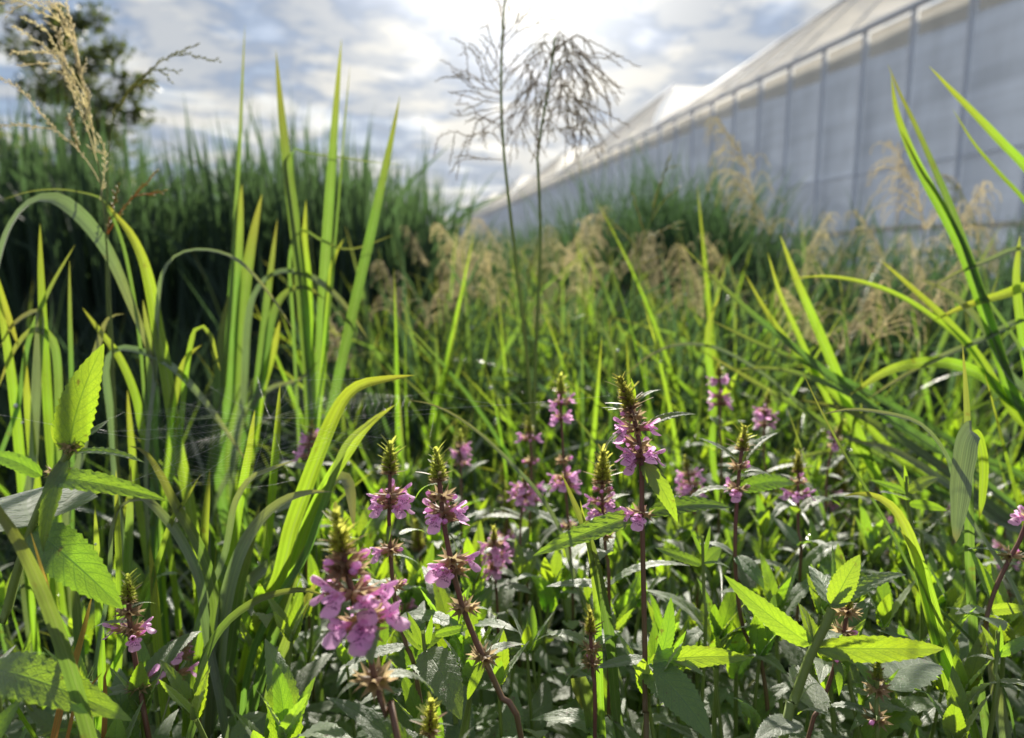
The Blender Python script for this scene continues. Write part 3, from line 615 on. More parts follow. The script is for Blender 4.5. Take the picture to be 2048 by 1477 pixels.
def gen_tuft(px, d, ytop, kind, n, label, group, lean=None, spread=.5):
    base = at(px, 800, d); base.z = 0; zt = at(px, ytop, d).z
    t = thing('grass_tuft', base, label, 'grass', group); PEND.append((t, label, px, d, LM_GRASS, 1.0 if d < 3 and px < 700 else 1.3))
    for i in range(n):
        L = max(.15, zt) * R.uniform(.62, 1.12); a = R.random() * 6.28
        if lean is not None: a = lean + R.gauss(0, .6)
        til = abs(R.gauss(0, .24)) if lean is None else abs(R.gauss(spread, .2))
        m = Matrix.Translation(V((R.gauss(0, .02), R.gauss(0, .02), 0))) @ Matrix.Rotation(a, 4, 'Z') @ Matrix.Rotation(til, 4, 'Y') @ Matrix.Rotation(R.uniform(-.9, .9), 4, 'Z') @ Matrix.Diagonal((L, L * R.uniform(.8, 1.2), L, 1))
        link('blade', R.choice(GB[kind]), t, m)
for i in range(34):
    d = R.uniform(.85, 1.7); gen_tuft(R.uniform(-80, 700), d, R.uniform(640, 900), 'broad', 7, 'broad green grass tuft', 'broad grass tufts on the left')
for i in range(84):
    d = R.uniform(1.0, 2.3); px = R.uniform(700, 1560); gen_tuft(px, d, R.uniform(440, 640) if d > 1.2 else R.uniform(580, 740), 'mid', 9, 'slender sunlit grass tuft', 'slender grass tufts in the middle')
for i in range(20):
    d = R.uniform(1.1, 2.2); gen_tuft(R.uniform(1560, 2200), d, R.uniform(520, 760), 'mid', 8, 'slender right hand grass tuft', 'slender grass tufts on the right')
for i in range(30):
    d = R.uniform(.9, 1.7); gen_tuft(R.uniform(1700, 2250), d, R.uniform(420, 560), 'mid', 7, 'leaning grass tuft', 'leaning grass tufts on the right', math.pi, .75)
for i in range(10):
    d = R.uniform(.62, .9); gen_tuft(R.uniform(60, 640), d, R.uniform(900, 1080), 'broad', 6, 'low broad grass tuft', 'low grass tufts lower left')

# ------------------------------------------------------------------ seed-head grasses
def raceme(mb, pts, r, sl, sw, start=.25, step=None, mr=0, ms=0, hang=0.0, rr=R):
    mb.tube(pts, r, r * .5, 4, mr); n = len(pts); L = sum((b - a).length for a, b in zip(pts, pts[1:])); k = max(2, int(L / (step or sl * .62)))
    Q = cr(pts, k + 1)
    for i in range(int(k * start), k + 1):
        t = (Q[min(i + 1, k)] - Q[max(i - 1, 0)]).normalized(); s = V((rr.gauss(0, 1), rr.gauss(0, 1), rr.gauss(0, 1))); s = (s - t * s.dot(t)).normalized()
        mb.spike(Q[i] + s * r, t * .9 + s * .42 + V((0, 0, -hang)), sl * rr.uniform(.8, 1.2), sw, ms)
def traced(pts, d, n=10, dz=0.0): return cr([at(x, y, d + dz * i / len(pts)) for i, (x, y) in enumerate(pts)], n)
def seedgrass(name, label, culm, d, racemes, sl, sw, mats, r=.0012, dz=.0, group=None, cul=1.0):
    P = traced(culm, d, 20); last = P[-1]; ext = [last.lerp(V((last.x, last.y + .03, 0)), .5), V((last.x + .02, last.y + .03, 0))]
    loc = ext[-1]; t = thing(name, loc, label, 'seed grass', group); T = Matrix.Translation(-loc)
    mb = MB(); mb.tube(cr(P + ext, 30), .0009 * cul, .0027 * cul, 6); link('culm', mb.mesh('culm', 'culm'), t, T)
    extra = []
    for pts in racemes:
        for i in ([len(pts) // 2, 1] if mats == 'seed_purple' else [len(pts) // 2] if len(pts) > 3 else []):
            e = (pts[-1][0] - pts[i][0], pts[-1][1] - pts[i][1]); q = R.choice((-1, 1)) * R.uniform(.4, .9); k = R.uniform(.5, .8)
            extra.append([pts[i], (pts[i][0] + .5 * k * (e[0] - q * e[1]), pts[i][1] + .5 * k * (e[1] + q * e[0])), (pts[i][0] + k * (e[0] - q * e[1]), pts[i][1] + k * (e[1] + q * e[0]) + 6)])
    for pts in racemes + extra:
        pts = [pts[0]] + [(x + R.gauss(0, 2), y + R.gauss(0, 2)) for x, y in pts[1:]]
        mb = MB(); raceme(mb, traced(pts, d, 12, R.uniform(-dz, dz)), r * .45, sl, sw, .2 if len(pts) > 2 else 0); link('seed_branch', mb.mesh('seed_branch', mats), t, T)
    return t
seedgrass('seed_head_grass', 'tall grass with beige seed head at top left before the tree', [(196, 320), (201, 362), (205, 402), (212, 470), (216, 540), (222, 640), (228, 760), (232, 900)], .78, [
    [(200, 366), (182, 338), (150, 300), (110, 258), (72, 214), (34, 178), (-12, 148)], [(196, 330), (178, 262), (152, 196), (120, 128), (96, 96), (62, 74), (28, 56)],
    [(192, 300), (182, 236), (170, 180), (158, 120), (144, 78), (116, 36), (76, 8), (30, -10)], [(196, 290), (172, 222), (140, 150), (112, 110)], [(178, 200), (160, 130), (140, 60), (120, 24), (90, 6), (40, 2), (0, 4)],
    [(188, 262), (172, 210), (152, 176), (130, 152)], [(160, 130), (150, 60), (138, 20), (128, -20)], [(134, 128), (122, 92), (110, 62), (100, 44)], [(200, 400), (206, 350), (210, 310), (198, 276)], [(182, 240), (176, 190), (164, 150), (150, 110)],
    [(170, 190), (150, 150), (120, 110), (90, 60), (50, 40)], [(152, 196), (135, 150), (128, 100), (118, 60)], [(160, 290), (144, 250), (136, 232)], [(120, 40), (90, 30), (50, 10), (10, -5)]], .0060, .0009, 'seed_beige', .0016, .03)
seedgrass('seed_head_grass', 'green drooping seed spray curving right beside the top left tree', [(252, 186), (236, 214), (224, 250), (216, 320), (214, 420), (218, 560), (226, 760), (230, 900)], .86, [
    [(252, 186), (276, 158), (306, 130), (340, 115), (378, 110), (410, 116), (436, 126)], [(262, 172), (290, 158), (318, 142), (356, 142)], [(256, 180), (280, 168), (302, 160), (310, 175)], [(244, 200), (262, 182), (280, 160), (300, 140)], [(232, 226), (244, 204), (258, 184)], [(226, 240), (232, 216), (250, 190)]], .0062, .0011, 'seed_green', .0016, .02)
seedgrass('seed_head_grass', 'short rusty brown seed branches below the top left seed head', [(214, 470), (212, 520), (214, 600), (220, 760), (226, 900)], .82, [
    [(216, 468), (240, 425), (268, 392), (296, 362), (310, 342)], [(214, 470), (222, 436), (232, 402), (240, 372)], [(158, 300), (150, 276), (138, 250), (134, 234)]], .0062, .0014, 'dry_blade', .0018, .01)
seedgrass('seed_head_grass', 'tall grass with open airy seed head at the centre against the sky', [(1010, -10), (1004, 90), (1002, 180), (1005, 270), (1012, 350), (1022, 440), (1034, 540), (1046, 640), (1060, 780), (1066, 900)], .92, [
    [(1004, 190), (985, 165), (960, 118), (930, 92), (906, 78)], [(1003, 130), (990, 95), (978, 60), (972, 38)], [(1004, 110), (1010, 60), (1018, 20), (1026, -10)], [(1006, 95), (1030, 66), (1070, 50), (1108, 42)], [(1004, 80), (1030, 48), (1054, 26)],
    [(1003, 190), (970, 175), (940, 150), (915, 140), (880, 118)], [(1003, 215), (955, 225), (920, 232), (905, 226)], [(1003, 220), (962, 235), (940, 270), (930, 310)], [(1004, 230), (950, 270), (910, 265), (880, 275), (870, 310)], [(1002, 185), (945, 170), (935, 110), (925, 95)],
    [(1002, 160), (990, 130), (1000, 100), (1002, 70)], [(1002, 190), (1015, 150), (1030, 110)], [(1004, 280), (990, 250), (960, 240), (930, 245)], [(1004, 290), (980, 265), (955, 265)], [(1003, 205), (975, 200), (930, 190), (900, 185)], [(1006, 300), (1020, 270), (1034, 255)],
    [(1003, 175), (980, 150), (968, 120), (974, 90)], [(1003, 200), (960, 190), (925, 160), (908, 145)], [(1006, 320), (960, 318), (920, 325), (900, 345)], [(1004, 60), (1000, 20), (998, -20)]], .0050, .0006, 'seed_purple', .0011, .06, None, 1.5)
rr = random.Random(21); br = []
for i in range(34):
    k = rr.random(); x0, y0 = 1092 + 22 * k, 230 - 145 * k; s = rr.choice((-1, 1, 1)); reach = rr.uniform(18, 105) * (1.1 if s > 0 else .8); rise = rr.uniform(6, 34); drop = rr.uniform(50, 150)
    br.append([(x0, y0), (x0 + s * reach * .4, y0 - rise), (x0 + s * reach * .8, y0 - rise * .3 + drop * .25), (x0 + s * reach * .98, y0 + drop * .65), (x0 + s * reach * (1 + .1 * rr.random()), y0 + drop)])
br += [[(1078, 270), (1096, 240), (1118, 262), (1140, 290)], [(1080, 250), (1120, 226), (1160, 232), (1196, 262), (1212, 290)], [(1082, 262), (1120, 258), (1156, 258), (1200, 268)], [(1100, 120), (1140, 80), (1168, 78), (1190, 118)], [(1108, 100), (1170, 112), (1210, 116), (1240, 132)], [(1108, 110), (1112, 80), (1116, 66)]]
seedgrass('seed_head_grass', 'tall grass with dense drooping dark seed head right of centre', [(1110, 76), (1104, 120), (1096, 180), (1086, 240), (1075, 290), (1076, 340), (1080, 420), (1080, 520), (1074, 640), (1070, 760), (1068, 900)], .92, br, .0050, .0006, 'seed_purple', .0011, .09, None, 1.5)
seedgrass('seed_head_grass', 'yellow green branching seed head in front of the grass clump', [(1336, 318), (1318, 380), (1302, 440), (1284, 490), (1274, 540), (1268, 620), (1262, 720), (1258, 860)], 1.2, [
    [(1302, 440), (1316, 390), (1328, 345), (1338, 312)], [(1284, 490), (1310, 470), (1340, 455), (1362, 446)], [(1278, 515), (1260, 480), (1240, 455), (1215, 440)], [(1290, 470), (1275, 420), (1268, 390)], [(1300, 445), (1330, 400), (1356, 380)], [(1276, 530), (1300, 520), (1330, 510)]], .005, .0011, 'seed_green', .0019, .03)

def plume_mesh(seed, mat, L=.16, n=38):
    rr = random.Random(seed); mb = MB(); ax = cr([V((0, 0, 0)), V((.012, 0, L * .5)), V((.045, 0, L))], 12); mb.tube(ax, .0013, .0005, 4)
    for i in range(n):
        k = i / n; p = ax[min(11, int(k * 11))]; a = rr.gauss(0, .7 + .25 * (seed % 4)); bl = L * (.42 + .07 * (seed % 3)) * (1 - .6 * k) * rr.uniform(.6, 1.15); h = V((math.cos(a), math.sin(a), 0))
        pts = cr([p, p + h * bl * .45 + V((0, 0, bl * .42)), p + h * bl * .85 + V((0, 0, bl * .38)), p + h * bl * 1.05 + V((0, 0, bl * .05))], 8)
        raceme(mb, pts, .0003, .0046, .0006, .05, .0020, 0, 0, .3, rr)
    return mb.mesh('plume', mat)
PL = [plume_mesh(s, m) for s, m in ((1, 'seed_beige'), (2, 'seed_beige'), (3, 'seed_beige'), (4, 'seed_green'), (5, 'seed_beige'))]
def plume_grass(px, py, d, size, a, lean, label, v=0):
    top = at(px, py, d); foot = top.copy() - V((lean * .5, 0, 0)); root = V((foot.x, foot.y, 0)); t = thing('plume_grass', root, label, 'seed grass', 'beige plume grasses')
    k = size * .8 / .16; m = Matrix.Translation(top - root) @ Matrix.Rotation(a, 4, 'Z') @ Matrix.Rotation(abs(lean) * 1.5, 4, 'Y') @ Matrix.Scale(k, 4)
    mb = MB(); mb.tube(cr([V((0, 0, 0)), (top - root) * .5 - V((lean * .12, 0, 0)), top - root], 12), .0022, .0012, 6); link('culm', mb.mesh('culm', 'culm'), t)
    link('plume', PL[v], t, m)
    for i in range(3):
        L = R.uniform(.35, .5); z = R.uniform(.25, .6) * top.z
        link('blade', R.choice(GB['mid']), t, Matrix.Translation((top - root) * (z / top.z)) @ Matrix.Rotation(R.random() * 6.28, 4, 'Z') @ Matrix.Rotation(.35, 4, 'Y') @ Matrix.Scale(L, 4))
for a in ((800, 640, 1.6, .17, 2.6, .05, 'upright pinkish beige plume left of the tall centre culms'), (850, 660, 1.7, .15, .3, .08, 'second beige plume right of the upright pinkish one'),
          (940, 560, 2.2, .24, 2.9, .16, 'broad beige plume drooping left of the centre culms'), (1010, 540, 2.1, .2, 2.8, .12, 'beige plume directly behind the left centre culm'),
          (1120, 560, 2.0, .24, .2, .12, 'beige plume right behind the drooping dark seed head', 1), (1180, 590, 1.7, .17, 3.0, .18, 'brown plume bending left below the grass clump', 2),
          (1240, 560, 1.7, .16, .4, .16, 'brown plume bending right below the grass clump', 1), (1510, 400, 1.7, .26, 2.9, .12, 'tall beige plume rising across the middle of the film wall'),
          (1540, 470, 1.8, .2, 2.8, .2, 'beige plume bending left under the tall wall plume', 1), (1600, 560, 1.6, .2, .3, .1, 'pale plume left of the big drooping plume', 2),
          (1680, 700, 1.35, .2, .4, .25, 'big drooping tan plume at right between the grass blades', 0), (1740, 690, 1.35, .19, .1, .3, 'tan plume overlapping the big drooping plume', 1), (1640, 690, 1.4, .16, 3.0, .2, 'tan plume left under the big drooping plume', 4),
          (1780, 560, 1.5, .2, 2.9, .15, 'beige plume in front of the lower film wall', 2), (1850, 460, 1.5, .24, 2.9, .1, 'tall beige plume before the right film panels', 1), (1900, 500, 1.5, .2, .3, .15, 'beige plume right of the tall plume before the film panels', 0),
          (1860, 620, 1.4, .17, .2, .2, 'beige plume among bright blades at the right', 2), (1960, 480, 1.6, .2, 2.9, .15, 'yellowish plume near the right edge', 3), (700, 740, 1.5, .15, 2.8, .1, 'reddish thin plume low behind the three tall blades', 4),
          (1060, 660, 1.8, .16, .3, .1, 'low beige plume at the foot of the centre culms', 4), (900, 600, 2.0, .18, .3, .15, 'beige plume bending right near the reed bed edge', 2)):
    plume_grass(*a)

PL += [plume_mesh(s_, m_) for s_, m_ in ((6, 'seed_beige'), (7, 'seed_green'), (8, 'seed_beige'), (9, 'seed_beige'))]
for i in range(20):
    px = R.choice((R.uniform(840, 1180), R.uniform(1180, 2040))); d = R.uniform(1.7, 2.9)
    plume_grass(px, R.uniform(520, 640), d, R.uniform(.17, .28), R.random() * 6.28, R.uniform(-.2, .2), 'blurred beige plume', R.choice((0, 1, 2, 4, 5, 6, 7, 8)))
    PEND.append((list(COL.objects)[-1].parent, 'blurred beige plume', px, d, LM_GRASS, 1.3))

# ------------------------------------------------------------------ woundwort pieces
def leaf_mesh(seed, arch, wr=.30, curl=.12):
    rr = random.Random(seed); mb = MB(); n, c = 30, 8; rows, uvs = [], []; mx = max((t ** .42) * (1 - t) ** .85 for t in [i / 100 for i in range(101)])
    side = rr.uniform(-.05, .05)
    for i in range(n + 1):
        t = i / n; prof = (t ** .42) * ((1 - t) ** .85) / mx; hw = wr * .5 * max(prof, .02 if i == n else .05)
        ser = 1 + (.07 if i % 2 else -.045) * (1 if 0 < i < n else 0)
        row, uv = [], []
        for j in range(c + 1):
            o = -1 + 2 * j / c; e = ser if abs(o) > .99 else 1
            vein = math.sin((t - abs(o) * .21) * 9 * 2 * math.pi) * .010 * min(1, abs(o) * 3) * prof
            z = 4 * arch * t * (1 - t) + .22 * hw * abs(o) ** 1.2 - curl * hw * abs(o) ** 3 + vein
            row.append(V((o * hw * e + side * math.sin(t * 3.1), t, z))); uv.append((.5 + o / 2, t))
        rows.append(row); uvs.append(uv)
    mb.grid(rows, uvs); return mb.mesh('leaf', 'woundwort_leaf')
LEAF = [leaf_mesh(i, a, w_) for i, (a, w_) in enumerate(((.02, .30), (.08, .28), (.16, .30), (.05, .34), (.12, .24), (.22, .28), (-.06, .28)))]
def frame(A, yv, nh, sx, sy, sz):
    y = yv.normalized(); x = y.cross(nh); x = x.normalized() if x.length > 1e-5 else y.cross(V((1, 0, 0))).normalized(); z = x.cross(y)
    m = Matrix((x * sx, y * sy, z * sz)).transposed().to_4x4(); m.translation = A; return m
def put_leaf(par, off, A, B, nh, wk=1.0, v=None):
    L = (B - A).length; return link('leaf', LEAF[v if v is not None else R.randrange(6)], par, frame(A - off, B - A, nh, L * wk, L, L))
def lobe(mb, o, d, nrm, L, w_, cup, bend, m=0, n=5, c=4):
    d = d.normalized(); s = d.cross(nrm).normalized(); nn = s.cross(d); rows, uvs = [], []
    for i in range(n + 1):
        t = i / n; hw = w_ * .5 * (.35 + .65 * math.sin(math.pi * min(1, .12 + t * .62))) * (1 if i < n else .55); p = o + d * (L * t) + nn * (bend * L * t * t)
        rows.append([p + s * (q * hw) + nn * (cup * hw * q * q) for q in ((-1 + 2 * j / c) for j in range(c + 1))]); uvs.append([(j / c, t) for j in range(c + 1)])
    mb.grid(rows, uvs, m)
def calyx_into(mb, T, sc_, m=0, teeth=5, open_=.35):
    n = 10; rows = []
    for y, r in ((0, .07), (.12, .15), (.32, .175), (.42, .19)): rows.append([T @ (V((r * math.cos(2 * math.pi * j / n), y, r * math.sin(2 * math.pi * j / n))) * sc_) for j in range(n)])
    mb.grid(rows, [[(.5, .5)] * n] * 4, m, True); b = len(mb.v) - n
    for k in range(teeth):
        j = k * 2; a = 2 * math.pi * (j + 1) / n; tip = T @ (V(((.19 + open_ * .35) * math.cos(a), .78, (.19 + open_ * .35) * math.sin(a))) * sc_); i = len(mb.v); mb.v.append(tip)
        mb.face((b + j, b + (j + 1) % n, i), None, m); mb.face((b + (j + 1) % n, b + (j + 2) % n, i), None, m)
def flower_into(mb, seed, m=0):
    rr = random.Random(seed); n = 8; rows = []
    for y, r, z in ((.2, .07, 0), (.5, .085, .01), (.72, .12, .02), (.8, .15, .02)): rows.append([V((r * math.cos(2 * math.pi * j / n), y, z + r * math.sin(2 * math.pi * j / n))) for j in range(n)])
    mb.grid(rows, [[(.5, .9)] * n] * 4, m, True)
    u = rr.uniform(-.1, .1)
    lobe(mb, V((0, .72, .12)), V((u, .8, .55)), V((0, -.5, 1)), .52, .36, -.75, -.25, m)       # hood
    lobe(mb, V((0, .76, -.08)), V((u * .6, .42, -.9)), V((0, .9, .42)), .62, .62, -.25, .28, m)   # broad lower lip
    for s in (-1, 1): lobe(mb, V((s * .09, .76, -.02)), V((s * .85, .5, -.35)), V((0, .8, .5)), .34, .26, -.3, -.1, m)
def bud_into(mb, m=0):
    n = 8; rows = []
    for y, r in ((.25, .08), (.5, .12), (.68, .165), (.82, .14), (.92, .02)): rows.append([V((r * math.cos(2 * math.pi * j / n), y, r * math.sin(2 * math.pi * j / n) + .05 * y)) for j in range(n)])
    mb.grid(rows, [[(.5, .9)] * n] * 5, m, True)
I4 = Matrix.Identity(4)
FL, FLC = [], []
for s in range(4):
    mb = MB(); flower_into(mb, s); FL.append(mb.mesh('flower', 'petal')); mb = MB(); flower_into(mb, s); calyx_into(mb, I4, 1, 1); FLC.append(mb.mesh('flower', ['petal', 'calyx']))
mb = MB(); bud_into(mb); BUD = mb.mesh('bud', 'petal'); mb = MB(); calyx_into(mb, I4, 1.05); CAL = mb.mesh('calyx', 'calyx')
mb = MB(); calyx_into(mb, I4, 1.0, 0, 5, .8); CALO = mb.mesh('calyx', 'calyx')
def tip_mesh(seed):
    """closed top of the spike: tight rings of pointed calyces with small bracts, greener to the top; unit length along +Z"""
    rr = random.Random(seed); mb = MB(); rings = 8
    for i in range(rings):
        k = i / (rings - 1); z = .02 + .84 * k; n = 6 if k < .5 else 4; s = .34 * (1 - .45 * k)
        for j in range(n):
            a = 6.28 * (j + .5 * (i % 2)) / n + rr.gauss(0, .12); el = .35 + .85 * k + rr.gauss(0, .08)
            d = V((math.cos(a) * math.cos(el), math.sin(a) * math.cos(el), math.sin(el)))
            T = frame(V((math.cos(a) * .03, math.sin(a) * .03, z)), d, V((0, 0, 1)), 1, 1, 1); calyx_into(mb, T, s * rr.uniform(.85, 1.1), 1 if k > .13 else 0, 5, .5)
        for j in range(2 if i % 2 == 0 else 3):
            a = rr.random() * 6.28; d = V((math.cos(a), math.sin(a), .35 + k * 1.4)); p = V((0, 0, z)); lobe(mb, p, d, V((0, 0, 1)), (.62 - .22 * k) * rr.uniform(.7, 1.3), .10, .3, -.12, 1 if k > .3 else 0, 4, 2)
    for j in range(6):
        a = 6.28 * j / 6; lobe(mb, V((0, 0, .82)), V((math.cos(a) * .35, math.sin(a) * .35, 1)), V((math.cos(a), math.sin(a), .1)), .26 * rr.uniform(.8, 1.2), .11, .3, -.2, 1, 4, 2)
    for j in range(220):
        a = rr.random() * 6.28; k = rr.random(); d = V((math.cos(a), math.sin(a), .3 + k)); mb.spike(V((math.cos(a) * .15, math.sin(a) * .15, .05 + .8 * k)) * (1 - .3 * k), d, rr.uniform(.07, .2), .006, 1)
    mb.tube([V((0, 0, 0)), V((0, 0, .85))], .05, .02, 6, 0)
    return mb.mesh('bud_cluster', ['calyx', 'bud_green'])
TIP = [tip_mesh(s) for s in range(3)]
def whorl(t, off, P, up, s, kinds, yaw, rr, sub=True):
    n = len(kinds)
    for i, k in enumerate(kinds):
        if k == '.': continue
        a = yaw + 6.28 * i / n + rr.gauss(0, .12); el = rr.uniform(-.05, .35); d = V((math.cos(a) * math.cos(el), math.sin(a) * math.cos(el), math.sin(el))) + up * .05
        m = frame(P - off + d * .001, d, V((rr.gauss(0, .15), rr.gauss(0, .15), 1)), s, s * rr.uniform(.9, 1.1), s)
        if k == 'f':
            if sub: o = link('flower', rr.choice(FL), t, m); link('calyx', CAL, o)
            else: link('flower', rr.choice(FLC), t, m)
        elif k == 'b':
            o = link('bud', BUD, t, m @ Matrix.Scale(.75, 4)); link('calyx', CAL, o)
        else: link('calyx', CALO, t, m @ Matrix.Scale(.8, 4))
def woundwort(label, stem, d, s=.014, whorls=(), leaves=(), auto=None, tip=None, dbase=None, rs=None, hairs=0, seed=0, tipv=0, green=False, group='purple flowered woundworts', sub=True, name='woundwort', smat=None):
    """stem: pixels from the top of the stem down; whorls: (distance in px below the top, kinds, yaw); leaves: (px base, px tip, depth change, width factor, variant, normal hint)"""
    rr = random.Random(seed + 100); n = len(stem); dbase = dbase or d
    if not sub:                           # plants further back: own lean and own mix of open, budding and faded flowers
        q = rr.gauss(0, 14); stem = [(x + q * (1 - i / (n - 1)) ** 2, y) for i, (x, y) in enumerate(stem)]
        whorls = [(w_[0] * rr.uniform(.92, 1.12), ''.join(rr.choice('cb.') if rr.random() < .25 else k for k in w_[1]), rr.random() * 6) for w_ in whorls]
    W3 = [at(x, y, d + (dbase - d) * i / (n - 1)) for i, (x, y) in enumerate(stem)]
    last = W3[-1]; dr = (W3[-1] - W3[-2]).normalized(); root = V((last.x + dr.x * .12, last.y + .03, 0)); mid = last.lerp(root, .5) + V((dr.x * .03, 0, 0))
    t = thing(name, root, label, 'wildflower', group); T = Matrix.Translation(-root)
    P = cr(W3 + [mid, root], 60); rs = rs or .0019
    mb = MB(); mb.tube(list(reversed(P)), rs * 1.25, rs * .7, 8, 0, True)
    for i in range(hairs):
        k = rr.random() * .62; p = P[int(k * 59)]; a = rr.random() * 6.28; dd_ = V((math.cos(a), math.sin(a), -.25)); mb.spike(p + dd_ * rs * .85, dd_, .0017 * rr.uniform(.6, 1.3), .00009)
    link('stem', mb.mesh('stem', smat or ('green_stem' if green else 'woundwort_stem')), t, T)
    cum = [0.0]
    for a, b in zip(stem, stem[1:]): cum.append(cum[-1] + math.hypot(a[0] - b[0], a[1] - b[1]))
    def along(q):
        for i in range(n - 1):
            if q <= cum[i + 1]: return W3[i].lerp(W3[i + 1], (q - cum[i]) / (cum[i + 1] - cum[i]))
        return W3[-1].lerp(mid, min(1, (q - cum[-1]) / 300))
    up = (W3[0] - W3[1]).normalized()
    if tip:
        L = tip * d / F; link('bud_cluster', TIP[tipv % 3], t, Matrix.Translation(along(tip * .5) - root) @ V((0, 0, 1)).rotation_difference(up).to_matrix().to_4x4() @ Matrix.Rotation(rr.random() * 6, 4, 'Z') @ Matrix.Diagonal((L * .80, L * .80, L * .70, 1)))
    for (q, kinds, yaw) in whorls: whorl(t, root, along(q), up, s, kinds, yaw, rr, sub)
    for (a, b, dz, wk, v, nh) in leaves:
        A = at(a[0], a[1], d); B = at(b[0], b[1], d + dz); put_leaf(t, root, A, B, V(nh), wk, v)
    if auto:
        q, step, ln, cnt = auto; yaw = rr.random() * 3
        for i in range(cnt):
            A = along(q)
            for k in (0, 1):
                a = yaw + math.pi * k + rr.gauss(0, .2); el = rr.uniform(-.1, .55); L = ln * rr.uniform(.75, 1.15) * (1 + .08 * i)
                put_leaf(t, root, A, A + V((math.cos(a) * math.cos(el), math.sin(a) * math.cos(el), math.sin(el))) * L, V((0, 0, 1)), rr.uniform(.85, 1.1), rr.randrange(6))
            yaw += 1.57 + rr.gauss(0, .2); q += step
    return t
U, C_ = (0, 0, 1), (0, -1, .3)
woundwort('largest flowering woundwort spike, close at lower centre left', [(676, 1050), (690, 1120), (702, 1180), (722, 1240), (738, 1300), (750, 1360), (772, 1430), (800, 1500)], .355, .0170,
    [(80, 'b.cbcb', .4), (96, 'ccbcbc', 1.0), (142, 'fffbff', -2.0), (200, 'ffff.f', -1.2), (215, 'bfc.fc', -2.6), (320, 'cccccc', .3)],
    [((722, 1235), (700, 1230), -.03, 1, 1, U), ((750, 1355), (868, 1388), .02, .75, 2, U), ((746, 1360), (668, 1410), .0, .75, 2, U), ((745, 1270), (745, 1330), -.03, 1.3, 1, C_), ((690, 1110), (642, 1100), 0, .8, 1, U), ((700, 1180), (640, 1140), .0, .7, 1, U)], None, 125, rs=.0020, hairs=350, seed=1)
woundwort('sharp flowering woundwort leaning left, just right of the largest spike', [(874, 918), (880, 975), (888, 1050), (902, 1120), (918, 1190), (944, 1265), (976, 1335), (1008, 1405), (1045, 1490)], .43, .0140,
    [(78, 'bccbcc', 0), (108, 'ffcffb', -1.7), (122, '.bcf.c', -2.4), (205, 'fcc.fc', -.2), (225, '.fcc.c', -2.9), (305, 'cccccc', .2), (410, 'cccccc', .7)],
    [((928, 1222), (988, 1230), .01, .6, 2, U), ((920, 1222), (918, 1250), 0, 1, 1, U), ((966, 1325), (935, 1400), 0, .8, 2, C_), ((972, 1312), (1050, 1290), .02, 1.0, 1, U), ((886, 1060), (912, 1100), 0, .5, 2, U), ((880, 970), (830, 1000), .01, .6, 2, U), ((880, 955), (905, 960), 0, .6, 1, U)], None, 92, rs=.0021, hairs=250, seed=2, tipv=1)
woundwort('flowering woundwort standing directly left of the sharp leaning one', [(780, 905), (780, 970), (778, 1040), (782, 1120), (790, 1200), (812, 1290), (840, 1400)], .52, .0135,
    [(88, 'ffbfbf', .5), (108, 'ffcfff', 1.2), (195, 'cfcbcc', 2.9), (270, 'bccbcc', .5)], [((778, 1050), (775, 1090), -.01, .8, 1, C_), ((782, 1110), (840, 1130), .01, .6, 1, U), ((800, 1070), (850, 1065), .03, .7, 1, U)], (330, 60, .055, 3), 88, seed=3, tipv=2)
woundwort('sharpest tall woundwort with two flower rings, right of centre', [(1246, 775), (1262, 820), (1276, 870), (1283, 930), (1284, 1020), (1286, 1120), (1288, 1220), (1290, 1320), (1290, 1420), (1292, 1500)], .48, .0135,
    [(62, 'cccbcc', .2), (88, 'fbcffc', -.6), (120, 'b.c.fc', -1.8), (142, 'ffffff', -.2), (150, 'f.cf.c', -2.3), (258, 'ffc.bc', -2.9)],
    [((1286, 925), (1355, 1045), -.015, .95, 1, C_), ((1276, 1030), (1066, 1112), .0, .72, 1, (0, -.7, 1)), ((1296, 1028), (1462, 1016), .01, .8, 1, (0, -.7, 1)), ((1290, 855), (1392, 829), .01, .75, 1, (0, -.3, 1)), ((1262, 860), (1206, 908), .0, .75, 2, U), ((1252, 825), (1203, 816), 0, .8, 1, U), ((1272, 805), (1322, 780), .01, .8, 1, U), ((1270, 798), (1262, 756), 0, .5, 0, C_),
     ((1292, 1318), (1190, 1338), -.01, 1.0, 3, U), ((1300, 1322), (1502, 1316), .0, .75, 1, (0, -.9, .5)), ((1296, 1330), (1424, 1482), -.05, 1.15, 3, (0, -.75, .65)), ((1320, 1320), (1342, 1195), .01, .85, 0, C_), ((1345, 1318), (1408, 1352), -.02, .9, 3, U), ((1335, 1325), (1372, 1262), 0, .5, 0, C_)], None, 96, rs=.0023, hairs=500, seed=4)
woundwort('tall slim woundwort with stacked flower rings left of the sharpest one', [(1112, 762), (1116, 830), (1122, 900), (1128, 970), (1136, 1050), (1142, 1140), (1146, 1240)], .74, .0135, [(42, 'ffcffc', .2), (75, 'ffcffc', .9), (150, 'cccccc', .2), (185, 'ffcfff', .4), (205, 'ffcbff', .9), (270, 'cbccbc', .2)], [], (300, 60, .05, 4), 52, seed=5, sub=False)
woundwort('blurred woundwort with one flower ring left of the tall slim one', [(1064, 845), (1066, 900), (1064, 960), (1060, 1030), (1056, 1120)], .84, .0135, [(38, 'ffffff', .2), (75, 'cbcbcc', .9), (135, 'ffcffc', .4), (160, 'ffffcf', 1)], [], (200, 60, .05, 3), 44, seed=6, sub=False, tipv=1)
